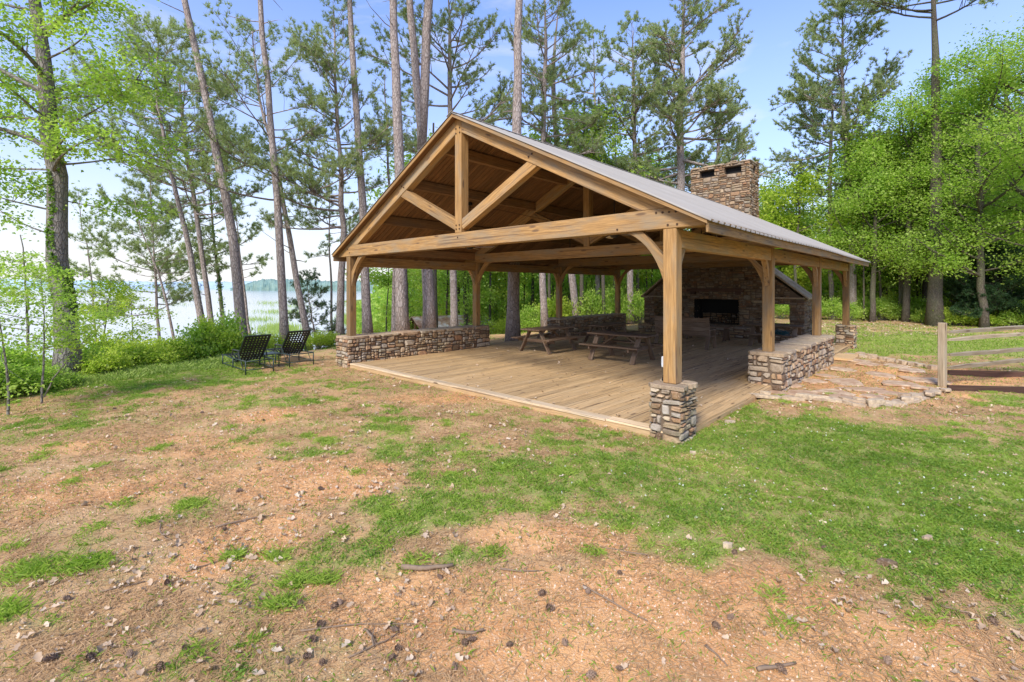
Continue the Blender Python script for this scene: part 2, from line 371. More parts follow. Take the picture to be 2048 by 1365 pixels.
clay = t.mix(t.ramp(n2, [(.52, 0.0), (.7, .65)]), clay, (.90, .70, .47)); clay = t.mix(t.ramp(n3, [(.3, .6), (.48, 0.0)]), clay, (.36, .17, .08))
grs = t.mix(n1, (.18, .30, .04), (.36, .46, .09)); grs = t.mix(t.ramp(n2, [(.4, .5), (.6, 0.0)]), grs, (.22, .17, .08))
bb = t.ramp(t.math('ADD', b, t.math('MULTIPLY', t.math('SUBTRACT', n1, .5), .8)), [(.2, 0.0), (.6, 1.0)])
c = t.mix(bb, straw, clay)
c = t.mix(t.ramp(n0, [(.3, .35), (.5, 0.0)]), c, (.70, .34, .14))
gg = t.ramp(t.math('ADD', g, t.math('MULTIPLY', t.math('SUBTRACT', n2, .5), .9)), [(.22, 0.0), (.8, 1.0)])
c = t.mix(t.math('MULTIPLY', gg, .8), c, grs)
lit = t.mix(n1, (.20, .13, .08), (.38, .26, .16)); c = t.mix(t.math('MULTIPLY', wl, .75), c, lit)
t.pbr(c, .95, t.bump(t.math('ADD', n1, t.math('ADD', t.math('MULTIPLY', n2, .5), t.math('MULTIPLY', n3, .25))), .9, .03), 0, .1); M['ground'] = t.m
tag(link('ground', me, M['ground']), kind='structure')
# ================================================================ pavilion
RZ = math.atan2(-.6845, .729)
def W(s, t_, z=0.0): q = P1+UD*s+VD*t_; return (q[0], q[1], z)
def L(s, t_, z): return (-s, t_, z)
def shift(mb, o): mb.v = [(v[0]-o[0], v[1]-o[1], v[2]-o[2]) for v in mb.v]
SP = 9.35; BAY = 4.72; LEN = 3*BAY; MID = SP/2
def zr(s): q = s if s <= MID else SP-s; return 3.045+.512*(q+.6)      # underside of the roof boards
pav = empty('timber_pavilion', W(0, 0), RZ, 'open honey brown timber frame pavilion with grey metal gable roof standing over the plank deck', 'pavilion')
AX, ZX, NY = (-1, 0, 0), (0, 0, 1), (0, 1, 0)
def sprism(name, poly, t_, th, mat, grain, parent=pav, bevel=.008):
    m = MB(); m.prism(poly, (0, t_, 0), AX, ZX, NY, th, grain); return m.build(name, mat, parent, bevel)
def peg(mb, s, t_, z): mb.tube([L(s, t_, z), L(s, t_-.012, z)], .016, 8)
posts = []
for side, s0 in (('r', 0.0), ('l', SP)):
    for k in range(4):
        t_ = k*BAY; m = MB(); zb = .76 if not (side == 'l' and k in (2,)) else .76
        m.beam(L(s0, t_, zb), L(s0, t_, 3.0), .20, .20, (0, 1, 0)); p = m.build('post', M['timber'] if (k == 0 or side == 'r') else M['timber'], pav, .01); posts.append(p)
def brace(s0, t0, ds, dt):
    """curved knee brace from post (z 2.25) up to the beam, in direction (ds,dt)."""
    R1 = .78; n = 9; th = .09; pts_o = []; pts_i = []
    for i in range(n):
        a = math.pi/2*i/(n-1)
        pts_i.append((.095+R1-R1*math.cos(a)*1.0, 2.22+R1*math.sin(a)))
    inner = [(.095+R1*(1-math.cos(a))-.0, 2.2+.8*math.sin(a)) for a in [math.pi/2*i/(n-1) for i in range(n)]]
    # concave underside arc and straighter back edge
    bz = lambda f: ((1-f)**2*.092+2*f*(1-f)*.25+f*f*.74, (1-f)**2*2.14+2*f*(1-f)*2.80+f*f*3.0)
    under = [bz(i/10) for i in range(11)]
    back = [(.46, 3.0), (.092, 2.58)]
    poly = under+back
    m = MB(); A = (-ds, dt, 0); N = (dt, ds, 0)
    m.prism(poly, (-s0, t0, 0), A, ZX, N, .10, (-ds*.7, dt*.7, .7))
    m.build('knee_brace', M['timber'], pav, .006)
for k in range(4):
    for s0, d in ((0, 1), (SP, -1)):
        brace(s0, k*BAY, d, 0)
        if k < 3: brace(s0, k*BAY, 0, 1)
        if k > 0: brace(s0, k*BAY, 0, -1)
for k in range(4):
    t_ = k*BAY; mt = M['timber'] if k == 0 else M['timber']
    e = .52
    sprism('tie_beam', [(-e, 3.0), (SP+e, 3.0), (SP+e, zr(-e)), (SP+.07, 3.3), (-.07, 3.3), (-e, zr(-e))], t_, .215, mt, AX)
    dd = .30
    sb = (3.3+dd-3.045)/.512-.6
    sprism('rafter', [(-.07, 3.302), (sb, 3.302), (MID-.1, zr(MID-.1)-dd), (MID-.1, zr(MID-.1)-.004)], t_, .195, mt, (-1, 0, .512))
    sprism('rafter', [(SP+.07, 3.302), (SP-sb, 3.302), (MID+.1, zr(MID+.1)-dd), (MID+.1, zr(MID+.1)-.004)], t_, .195, mt, (-1, 0, -.512))
    sprism('king_post', [(MID-.1025, 3.302), (MID+.1025, 3.302), (MID+.1025, zr(MID+.1)-.006), (MID, zr(MID)-.01), (MID-.1025, zr(MID-.1)-.006)], t_, .205, mt, ZX)
    for sg in (-1, 1):
        m = MB(); m.beam(L(MID+sg*.08, t_, 3.46), L(MID+sg*2.10, t_, zr(MID+2.10)-.24), .16, .21, (0, 0, 1)); m.build('web_strut', mt, pav, .006)
    for s_, z_ in ((.02, 3.05), (-.12, 3.05), (.10, 3.24), (.0, 3.235), (-.1, 3.23), (.2, 3.245), (MID+.05, 3.38), (MID-.05, 3.38), (MID+.05, 3.46), (MID-.05, 3.46), (MID+.06, 5.5), (MID-.06, 5.5), (MID+.06, 5.4), (MID-.06, 5.4), (MID, 3.2), (MID+1.98, zr(MID+1.98)-.2), (MID-1.98, zr(MID+1.98)-.2), (.85, 3.05), (MID-2.06, zr(MID+2.06)-.12), (MID+2.06, zr(MID+2.06)-.12), (SP-.0, 3.2), (SP-.1, 3.1)):
        if k: continue
        pg = MB(); peg(pg, s_, t_-.107, z_); pg.build('wooden_peg', M['peg'], pav)
for s0 in (0, SP):
    for k in range(3):
        m = MB(); m.beam(L(s0, k*BAY+.1, 2.86), L(s0, (k+1)*BAY-.1, 2.86), .17, .27); m.build('eave_plate', M['timber'], pav, .008)
m = MB(); m.beam(L(0, -.2, zr(0)-.13), L(0, LEN+.45, zr(0)-.13), .14, .20)
for s_ in (-.02, 1.35, 2.75, 3.95, MID):
    for q in ((s_, SP-s_) if s_ < MID else (s_,)):
        for k in range(3):
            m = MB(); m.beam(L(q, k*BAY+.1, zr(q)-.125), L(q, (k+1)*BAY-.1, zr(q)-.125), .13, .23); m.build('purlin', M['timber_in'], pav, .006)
# ceiling boards, fascia, metal sheets
OV = .6; T0, T1 = -.25, LEN+.5
for sg in (0, 1):
    m = MB(); t_ = T0+.03
    while t_ < T1-.05:
        w = .135
        a = (-OV+.03, MID) if sg == 0 else (SP+OV-.03, MID)
        za, zb = zr(a[0]), zr(a[1])
        m.beam(L(a[0], t_+w/2, za+.012), L(a[1], t_+w/2, zb+.012), w-.013, .022); t_ += w
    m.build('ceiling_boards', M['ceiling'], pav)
    # ribbed metal
    prof = []; t_ = T0-.03
    while t_ < T1+.03:
        prof += [(t_, 0), (t_+.018, .028), (t_+.042, .028), (t_+.06, 0), (t_+.115, .0), (t_+.125, .007), (t_+.14, 0), (t_+.19, 0)]; t_ += .2286
    prof = np.array(prof); n = len(prof); ns = 16; vs = []
    for j in range(ns):
        f = j/(ns-1); s_ = (-OV-.06)*(1-f)+(MID)*f; q = s_ if sg == 0 else SP-s_
        for i, (tt, dz) in enumerate(prof):
            wz = .012*math.sin(tt*1.7+f*2)*math.sin(f*math.pi) + (-.03*ss(0, 1, 1-f*5)*(.5+.5*math.sin(tt*.62+.4)) if sg == 0 else 0)
            vs.append((-q, tt, 3.045+.512*(s_+.6)+.032+dz+wz))
    idx = np.arange(n*ns).reshape(ns, n)
    fc = np.stack([idx[:-1, :-1], idx[:-1, 1:], idx[1:, 1:], idx[1:, :-1]], -1).reshape(-1, 4)
    me = mesh_np('metal_sheet', np.array(vs), fc); o = link('metal_sheet', me, M['roof'], pav)
    sd = o.modifiers.new('t', 'SOLIDIFY'); sd.thickness = .003
    # eave fascia + gable barge boards
    q = -OV+.01 if sg == 0 else SP+OV-.01
    m = MB(); m.beam(L(q, T0+.02, zr(-OV)-.06), L(q, T1-.02, zr(-OV)-.06), .035, .19); m.build('fascia_board', M['timber'], pav, .004)
    for tt in (T0+.005, T1-.005):
        a, b = (-OV+.0, MID) if sg == 0 else (SP+OV, MID)
        m = MB(); dd = .045
        m.prism([(a, zr(a)-dd), (b, zr(b)-dd), (b, zr(b)+.03), (a, zr(a)+.03)], (0, tt, 0), AX, ZX, NY, .03, (-1, 0, .5 if sg == 0 else -.5)); m.build('barge_board', M['timber'], pav, .003)
m = MB(); m.prism([(-.16, -.065), (0, .012), (.16, -.065), (.16, -.055), (0, .024), (-.16, -.055)], (-MID, (T0+T1)/2, zr(MID)+.055), (1, 0, 0), ZX, NY, T1-T0+.08); m.build('ridge_cap', M['roof'], pav)
# rafters tail soffit outriggers under the eaves
for s0, sg in ((0, 1), (SP, -1)):
    for k in range(1, 25):
        t_ = k*.6
        if abs((t_ % BAY)) < .15 or t_ > LEN+.3: continue
# ceiling fans
for k in range(3):
    for s_ in (2.4, 7.05):
        t_ = (k+.5)*BAY; fz = 3.25
        f = empty('ceiling_fan', (0, 0, 0)); f.parent = pav; f.location = L(s_, t_, fz)
        m = MB(); m.tube([(0, 0, zr(s_)-fz), (0, 0, .12)], .013, 6); m.tube([(0, 0, zr(s_)-fz), (0, 0, zr(s_)-fz-.07)], .07, 10); m.build('rod', M['fanmetal'], f)
        m = MB(); m.tube([(0, 0, .14), (0, 0, .12), (0, 0, .02), (0, 0, -.03)], [.05, .11, .11, .06], 14); m.build('motor', M['fanmetal'], f)
        for b in range(4):
            a = b*math.pi/2+k*.6+s_*.3; c_, s2 = math.cos(a), math.sin(a)
            m = MB(); m.prism([(.16, -.05), (.68, -.075), (.71, -.03), (.71, .03), (.68, .075), (.16, .05)], (0, 0, .03), (c_, s2, .0), (-s2, c_, .18), (0, 0, 1), .008); m.build('blade', M['fanblade'], f)
# cable slung from the fan
m = MB(); m.tube([L(7.05, 2.36, 4.4), L(6.4, 2.9, 4.32), L(5.5, 3.8, 4.05), L(4.9, 4.5, 3.75)], .006, 5); m.build('cable', M['fanmetal'], pav)
# outlet box on the near post
ob = MB(); ob.box(L(.135, .03, 1.05), (.05, .11, .16)); ob.box(L(.165, .03, 1.05), (.012, .085, .13)); ob.build('outlet_box', M['greybox'], pav, .006)
ob = MB(); ob.tube([L(.13, .03, .98), L(.125, .03, .90), L(.15, .03, .84), L(.17, .02, .765)], .012, 6); ob.build('conduit', M['fanmetal'], pav)
# ---------------------------------------------------------------- deck
dk = empty('wooden_deck', W(SP/2, LEN/2, 0), RZ, 'long plank deck with pale front edge board under the timber pavilion', 'deck')
org = L(SP/2, LEN/2, 0)
m = MB(); s_ = -.16; i = 0
while s_ < 9.5:
    w = .138; t_ = -.02; t1 = LEN+.1
    cuts = [t_]; q = random.uniform(1.5, 4.8)
    while q < t1-1: cuts.append(q); q += random.choice((3.66, 4.27, 4.88))
    cuts.append(t1)
    for a, b in zip(cuts[:-1], cuts[1:]):
        m.beam(L(s_+w/2, a+.004, .065+random.uniform(-.002, .003)), L(s_+w/2, b-.002, .065+random.uniform(-.002, .003)), w-.008, .03)
    s_ += w
shift(m, org); m.build('deck_boards', M['deck'], dk)
m = MB(); s_ = -.2
for a, b, jag in ((-.17, 1.0, .02), (1.0, 3.1, 0), (3.1, 6.2, 0.006), (6.2, 9.05, 0)):
    m.beam(L(a+.003, -.125, .07+jag*.4), L(b-.003, -.125+jag, .07), .20, .036)
shift(m, org); m.build('edge_board', M['deck_edge'], dk, .004)
m = MB(); m.beam(L(-.17, -.19, -.03), L(9.05, -.19, -.03), .04, .16); m.beam(L(-.155, -.15, -.03), L(-.155, LEN+.1, -.03), .03, .155); shift(m, org); m.build('rim_joist', M['deck'], dk)
m = MB(); m.box(L(4.6, LEN/2, -.04), (9.1, LEN, .12)); shift(m, org); m.build('subframe', M['mortar'], dk)
# ---------------------------------------------------------------- stonework
def stone(mb, o, U, V, N, x0, x1, y0, y1, prot, gap=.007):
    w = x1-x0; h = y1-y0; c = min(w, h)
    def j(a): return random.uniform(0, a*c*1.55)
    x0 += gap; x1 -= gap; y0 += gap; y1 -= gap
    a = [(x0+j(.3), y0+j(.06)), (x1-j(.34), y0+j(.08)), (x1-j(.07), y0+j(.36)), (x1-j(.08), y1-j(.3)), (x1-j(.32), y1-j(.08)), (x0+j(.3), y1-j(.07)), (x0+j(.06), y1-j(.34)), (x0+j(.08), y0+j(.34))]
    cx = sum(q[0] for q in a)/8; cy = sum(q[1] for q in a)/8
    p = prot*random.uniform(.55, 1.25); tl = (random.uniform(-.12, .12), random.uniform(-.12, .12))
    o = Vector(o); U = Vector(U); V = Vector(V); N = Vector(N); vs = []
    for sc_, dz in ((1, -.012), (.95, p*.5), (.70, p)):
        for x, y in a:
            X_ = cx+(x-cx)*sc_; Y_ = cy+(y-cy)*sc_
            vs.append(o+U*X_+V*Y_+N*(dz+(tl[0]*(x-cx)+tl[1]*(y-cy))*(0 if dz < 0 else 1)+(random.uniform(-.004, .004) if dz > 0 else 0)))
    fs = []
    for r in range(2):
        for k in range(8): fs.append((r*8+k, r*8+(k+1) % 8, (r+1)*8+(k+1) % 8, (r+1)*8+k))
    fs.append(tuple(16+k for k in range(8)))
    ra = random.uniform(-.09, .09); ctr = o+U*cx+V*cy; q_ = Matrix.Rotation(ra, 3, N); vs = [ctr+q_@(v-ctr) for v in vs]
    mb.add(vs, fs, None, random.random())
def guil(x0, x1, y0, y1, tw, th, out):
    w = x1-x0; h = y1-y0; mw = tw*random.uniform(.45, 2.1); mh = th*random.uniform(.42, 1.6)
    if w <= mw and h <= mh: out.append((x0, x1, y0, y1)); return
    if w/mw > h/mh:
        q = x0+w*random.uniform(.32, .68) if w < 2.6*tw else x0+w*random.uniform(.4, .6); guil(x0, q, y0, y1, tw, th, out); guil(q, x1, y0, y1, tw, th, out)
    else:
        q = y0+h*random.uniform(.32, .68); guil(x0, x1, y0, q, tw, th, out); guil(x0, x1, q, y1, tw, th, out)
def face(mb, o, U, V, N, x0, x1, y0, y1, tw=.26, th=.15, prot=.035, keep=None):
    r = []
    n = max(1, round((y1-y0)/(th*2.6))); ys = [y0+(y1-y0)*(i+(random.uniform(-.2, .2) if 0 < i < n else 0))/n for i in range(n+1)]
    for a, b in zip(ys[:-1], ys[1:]): guil(x0, x1, a, b, tw, th, r)
    for q in r:
        if keep is None or keep((q[0]+q[1])/2, (q[2]+q[3])/2): stone(mb, o, U, V, N, *q, prot)
def block(mb, bk, s0, s1, t0, t1, z0, z1, faces='stuv', **kw):
    """masonry block in pavilion coords: faces f(ront -t) b(ack +t) r(-s) l(+s)"""
    bk.box(((-(s0+s1)/2), (t0+t1)/2, (z0+z1)/2), (s1-s0-.02, t1-t0-.02, z1-z0-.01), .5)
    e = .02
    if 'f' in faces: face(mb, L(0, t0, 0), AX, ZX, (0, -1, 0), s0-e, s1+e, z0, z1, **kw)
    if 'b' in faces: face(mb, L(0, t1, 0), AX, ZX, (0, 1, 0), s0-e, s1+e, z0, z1, **kw)
    if 'r' in faces: face(mb, L(s0, 0, 0), (0, 1, 0), ZX, (1, 0, 0), t0-e, t1+e, z0, z1, **kw)
    if 'l' in faces: face(mb, L(s1, 0, 0), (0, 1, 0), ZX, (-1, 0, 0), t0-e, t1+e, z0, z1, **kw)
def slab(mb, s0, s1, t0, t1, z, th, ov=.04, cell=.6):
    """irregular cap stones over a rectangle"""
    along_t = (t1-t0) > (s1-s0); a0, a1 = (t0, t1) if along_t else (s0, s1); b0, b1 = (s0, s1) if along_t else (t0, t1)
    a0 -= ov; a1 += ov; b0 -= ov; b1 += ov; n = max(1, round((a1-a0)/cell)); cs = [a0+(a1-a0)*(i+(random.uniform(-.25, .25) if 0 < i < n else 0))/n for i in range(n+1)]
    for p, q in zip(cs[:-1], cs[1:]):
        poly = []; g = .006
        for k in range(4): poly.append((p+g+(q-p-2*g)*k/4, b0+random.uniform(-.035, .02)))
        for k in range(3): poly.append((q-g+random.uniform(-.008, .0), b0+(b1-b0)*(k+.3)/3.2))
        for k in range(4): poly.append((q-g-(q-p-2*g)*k/4, b1+random.uniform(-.02, .035)))
        for k in range(3): poly.append((p+g+random.uniform(0, .008), b1-(b1-b0)*(k+.3)/3.2))
        tt = th*random.uniform(.8, 1.35)
        A, B = ((0, 1, 0), (-1, 0, 0)) if along_t else ((-1, 0, 0), (0, 1, 0))
        mb.prism(poly, (0, 0, z+th/2+random.uniform(-.004, .004)), A, B, (0, 0, 1), tt)
def wall(name, label, s0, s1, t0, t1, z0, z1, cat='wall', tw=.27, th=.16, cell=.6, group=None):
    r = empty(name, W((s0+s1)/2, (t0+t1)/2, z0), RZ, label, cat, group); o = L((s0+s1)/2, (t0+t1)/2, z0)
    mb = MB(); bk = MB(); block(mb, bk, s0, s1, t0, t1, z0, z1-.06, 'fbrl', tw=tw, th=th)
    shift(mb, o); shift(bk, o); mb.build('stonework', M['stone'], r); bk.build('mortar_core', M['mortar'], r)
    c = MB(); slab(c, s0, s1, t0, t1, z1-.065, .06, cell=cell); shift(c, o); c.build('capstones', M['capstone'], r, .008)
    return r
wall('stone_pier', 'square rubble stone pier with slab cap carrying the nearest post of the pavilion', -.22, .22, -.23, .27, -.08, .765, 'pier', .21, .135, .3)
wall('stone_pier', 'small free standing stone pier under the farthest right post beside the lawn', -.26, .26, LEN-.26, LEN+.26, -.12, .80, 'pier', .2, .14, .3)
wall('stone_wall', 'long low rubble stone wall with flat cap along the lake side of the deck', 9.06, 9.70, -.26, BAY+.34, -.1, .80, tw=.24)
wall('stone_wall', 'low stone wall with pale cap behind the picnic tables between the two far left posts', 9.06, 9.70, 2*BAY-.34, LEN+.3, -.1, .86)
wall('stone_wall', 'low rubble stone wall with broad flat cap beside the flagstone patio', -.34, .30, BAY-.32, 2*BAY+.36, -.1, .76, tw=.28, th=.2)
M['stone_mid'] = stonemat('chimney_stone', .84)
# ---------------------------------------------------------------- fireplace
FC = 4.72; FT = 14.45
fp = empty('stone_fireplace', W(FC, FT+.6, 0), RZ, 'huge rubble stone outdoor fireplace with tall chimney at the far end of the deck', 'fireplace'); fo = L(FC, FT+.6, 0)
mb = MB(); bk = MB(); kw = dict(tw=.27, th=.14)
def fd(d0, d1, t0, t1, z0, z1, faces, mm=None, **k2): block(mm or mb, bk, FC+d0, FC+d1, t0, t1, z0, z1, faces, **(k2 or kw))
fd(-1.9, -.97, FT, FT+1.2, 0, 1.63, 'frl'); fd(.97, 1.9, FT, FT+1.2, 0, 1.63, 'frl'); fd(-.97, .97, FT, FT+1.2, 0, .56, 'f')
fd(-1.9, 1.9, FT, FT+1.2, 1.63, 3.9, 'frlb')
for sg in (-1, 1):
    def q(a, b): return (min(sg*a, sg*b), max(sg*a, sg*b))
    a, b = q(2.85, 3.35); fd(a, b, FT, FT+1.3, -.1, 1.70, 'frlb')
    a, b = q(1.9, 2.85); fd(a, b, FT, FT+.6, -.1, .69, 'f'); fd(a, b, FT, FT+1.2, 1.47, 1.70, 'fb')
    # triangular gable above the lintel
    face(mb, L(0, FT, 0), AX, ZX, (0, -1, 0), FC+a, FC+b+(.0), 1.75, 2.85, .22, .12, .035, keep=lambda x, z: z < 1.74+.80*(3.35-abs(x-FC))-.08)
    bk.prism([(FC+sg*1.85, 1.70), (FC+sg*3.3, 1.70), (FC+sg*1.85, 1.70+.80*1.45)], (0, FT+.62, 0), AX, ZX, NY, 1.2)
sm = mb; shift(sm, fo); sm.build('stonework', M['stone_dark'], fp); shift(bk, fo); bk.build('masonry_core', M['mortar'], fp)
for sg in (-1, 1):
    c = MB()
    for k in range(4):
        d0 = 3.5-.42*k; d1 = d0-.45; z0 = 1.70+.80*(3.5-d0); z1 = z0+.80*.45
        for j in range(2):
            ta = FT-.08+j*.72; c.prism([(FC+sg*d0, z0-.03), (FC+sg*d1, z1-.03), (FC+sg*d1, z1+.04+.01*k), (FC+sg*d0, z0+.045+.006*k)], (0, ta+.35, 0), AX, ZX, NY, .70)
    c.box(L(FC+sg*2.62, FT-.02, 1.725), (1.5, .2, .05))
    shift(c, fo); c.build('wing_coping', M['capstone'], fp, .01)
c = MB(); c.box(L(FC, FT-.12, 2.03), (2.35, .34, .14), ax=0); c.box(L(FC-.95, FT-.06, 1.9), (.2, .2, .14)); c.box(L(FC+.95, FT-.06, 1.9), (.2, .2, .14)); shift(c, fo); c.build('mantel_shelf', M['brownboard'], fp, .012)
c = MB(); c.box(L(FC, FT+.95, 1.1), (1.94, .04, 1.1)); c.box(L(FC-.95, FT+.5, 1.1), (.04, .95, 1.1)); c.box(L(FC+.95, FT+.5, 1.1), (.04, .95, 1.1)); c.box(L(FC, FT+.5, 1.64), (1.94, .95, .03)); shift(c, fo); c.build('firebox', M['black'], fp)
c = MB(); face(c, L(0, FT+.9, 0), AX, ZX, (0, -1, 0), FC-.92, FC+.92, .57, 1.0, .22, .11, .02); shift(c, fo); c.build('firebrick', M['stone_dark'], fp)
mb = MB(); bk = MB(); fd(-1.95, 1.95, FT-.62, FT-.03, -.0, .46, 'frl', mb); fd(-3.4, -1.97, FT-.5, FT-.03, 0, .36, 'frl', mb); fd(1.97, 3.4, FT-.5, FT-.03, 0, .36, 'frl', mb)
slab(mb, FC-1.95, FC+1.95, FT-.62, FT-.04, .46, .06); slab(mb, FC-3.4, FC-1.98, FT-.5, FT-.04, .36, .06); slab(mb, FC+1.98, FC+3.4, FT-.5, FT-.04, .36, .06)
shift(mb, fo); mb.build('hearth', M['stone'], fp); shift(bk, fo); bk.build('hearth_core', M['mortar'], fp)
mb = MB(); bk = MB(); C0, C1 = FT+.42, FT+1.62; kw = dict(tw=.30, th=.17)
fd(-1.25, 1.25, C0, C1, 3.9, 7.05, 'frlb', mb)
for a, b in ((-1.25, -.92), (-.22, .2), (.86, 1.25)): fd(a, b, C0, C0+.3, 7.05, 7.36, 'f', mb); fd(a, b, C1-.3, C1, 7.05, 7.36, 'b', mb)
fd(-1.25, -1.0, C0, C0+.42, 7.05, 7.36, 'rl', mb); fd(-1.25, -1.0, C1-.42, C1, 7.05, 7.36, 'rl', mb); fd(1.0, 1.25, C0, C0+.42, 7.05, 7.36, 'rl', mb); fd(1.0, 1.25, C1-.42, C1, 7.05, 7.36, 'rl', mb)
fd(-1.25, 1.25, C0, C1, 7.36, 7.47, 'frlb', mb)
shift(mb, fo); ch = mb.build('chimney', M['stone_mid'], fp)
c = MB(); c.box(L(FC, (C0+C1)/2, 7.2), (1.8, .7, .3)); shift(c, fo); x = c.build('flue_dark_core', M['black'], ch)  # solid block behind the flue holes, black to stand for their shaded inside
shift(bk, fo); bk.build('chimney_core', M['mortar'], ch)
c = MB(); slab(c, FC-1.25, FC+1.25, C0, C1, 7.47, .06, .06, .5)
for k in range(14): c.box(L(FC+random.uniform(-1.2, 1.2), random.uniform(C0, C1), 7.545), (random.uniform(.2, .5), random.uniform(.2, .4), .035))
shift(c, fo); c.build('chimney_cap', M['capstone'], ch, .008)
# ---------------------------------------------------------------- picnic tables
def make_table(label, loc, rz, kind=0):
    r = empty('picnic_table', loc, rz, label, 'picnic table', 'weathered picnic tables under the pavilion'); mt = M['table']
    m = MB()
    for k in range(5): m.beam((-.93, -.31+.155*k, .735), (.93+random.uniform(-.01, .01), -.31+.155*k, .735), .145, .04)
    for x in (-.62, .62): m.beam((x, -.34, .695), (x, .34, .695), .04, .085)
    m.build('tabletop', mt, r, .004)
    for sg in (-1, 1):
        m = MB()
        for k in range(2): m.beam((-.93, sg*(.58+.14*k), .445), (.93, sg*(.58+.14*k), .445), .135, .04)
        m.build('seat', mt, r, .004)
        for x in (-.66, .66):
            m = MB(); m.beam((x, sg*.20, .71), (x, sg*.60, 0), .045, .14, (1, 0, 0)); m.build('leg', mt, r, .003)
    for x in (-.62, .62):
        m = MB(); m.beam((x, -.74, .38), (x, .74, .38), .045, .10); m.build('seat_support', mt, r, .003)
        m = MB(); m.beam((x, 0, .40), (x*.25, 0, .69), .04, .085, (0, 1, 0)); m.build('brace', mt, r, .003)
    return r
A_U = math.atan2(UD[1], UD[0]); A_V = math.atan2(VD[1], VD[0]); DZ = .081
make_table('weathered picnic table farthest left on the deck near the low lake side wall', (1.18, 15.73, DZ), A_V)
make_table('weathered picnic table nearest the camera in the middle of the deck', (3.12, 13.72, DZ), A_U)
make_table('weathered picnic table in front of the far stone wall behind the other tables', (3.45, 17.35, DZ), A_V)
make_table('weathered picnic table holding a teal hose beside the right wing of the fireplace', (9.25, 16.9, DZ), A_U)
# bench with back, facing the fireplace
b = empty('garden_bench', (6.0, 16.75, DZ), A_U+math.pi, 'grey weathered plank bench with high back facing the stone fireplace', 'bench')
m = MB()
for k in range(4): m.beam((-.97, -.24-.02*k, .52+.15*k), (.97, -.24-.02*k, .52+.15*k), .035, .14, (0, 0, 1))
m.build('backrest', M['table'], b, .004)
m = MB()
for k in range(3): m.beam((-.95, -.12+.15*k, .42), (.95, -.12+.15*k, .42), .14, .035)
m.build('seat', M['table'], b, .004)
for x in (-.9, .9):
    m = MB(); m.beam((x, .26, .62), (x, .36, 0), .045, .12, (1, 0, 0)); m.build('leg', M['table'], b)
    m = MB(); m.beam((x, -.30, 1.06), (x, -.18, .38), .045, .10, (1, 0, 0)); m.beam((x, -.12, .6), (x, -.36, 0), .045, .12, (1, 0, 0)); m.build('leg', M['table'], b)
    m = MB(); m.beam((x, -.30, .64), (x, .36, .64), .12, .03); m.build('armrest', M['table'], b, .003)
b = empty('low_bench', (7.75, 19.15, DZ), A_U, 'low backless plank bench standing in front of the hearth behind the garden bench', 'bench')
m = MB(); m.beam((-.9, -.1, .5), (.9, -.1, .5), .17, .045); m.beam((-.9, .09, .5), (.9, .09, .5), .17, .045); m.build('seat', M['table'], b, .004)
for x in (-.75, .75):
    for sg in (-1, 1): m = MB(); m.beam((x, sg*.05, .48), (x, sg*.22, 0), .045, .13, (1, 0, 0)); m.build('leg', M['table'], b)
# hose on the table's bench
def coil(cx, cy, cz, r0, turns, flatn, th):
    pts = []
    for i in range(int(turns*14)):
        a = i/14*2*math.pi; rr = r0*(1+.18*math.sin(a*.37)+.1*math.sin(a*1.3)); pts.append((cx+rr*math.cos(a)*1.3, cy+rr*math.sin(a)*.6, cz+.012*i/14*2+.02*math.sin(a*2.1)))
    m = MB(); m.tube(pts, th, 6); return m
hl = Vector((9.25, 16.9))+Vector((-.685, -.729))*.66
o = coil(0, 0, 0, .17, 5, 0, .013).build('garden_hose', M['hose'], None, smooth=True); o.location = (hl.x+.25, hl.y-.25, DZ+.485); o.rotation_euler = (0, 0, A_U)
tag(o, 'dark teal coiled hose lying on the seat of the right hand picnic table', 'hose')
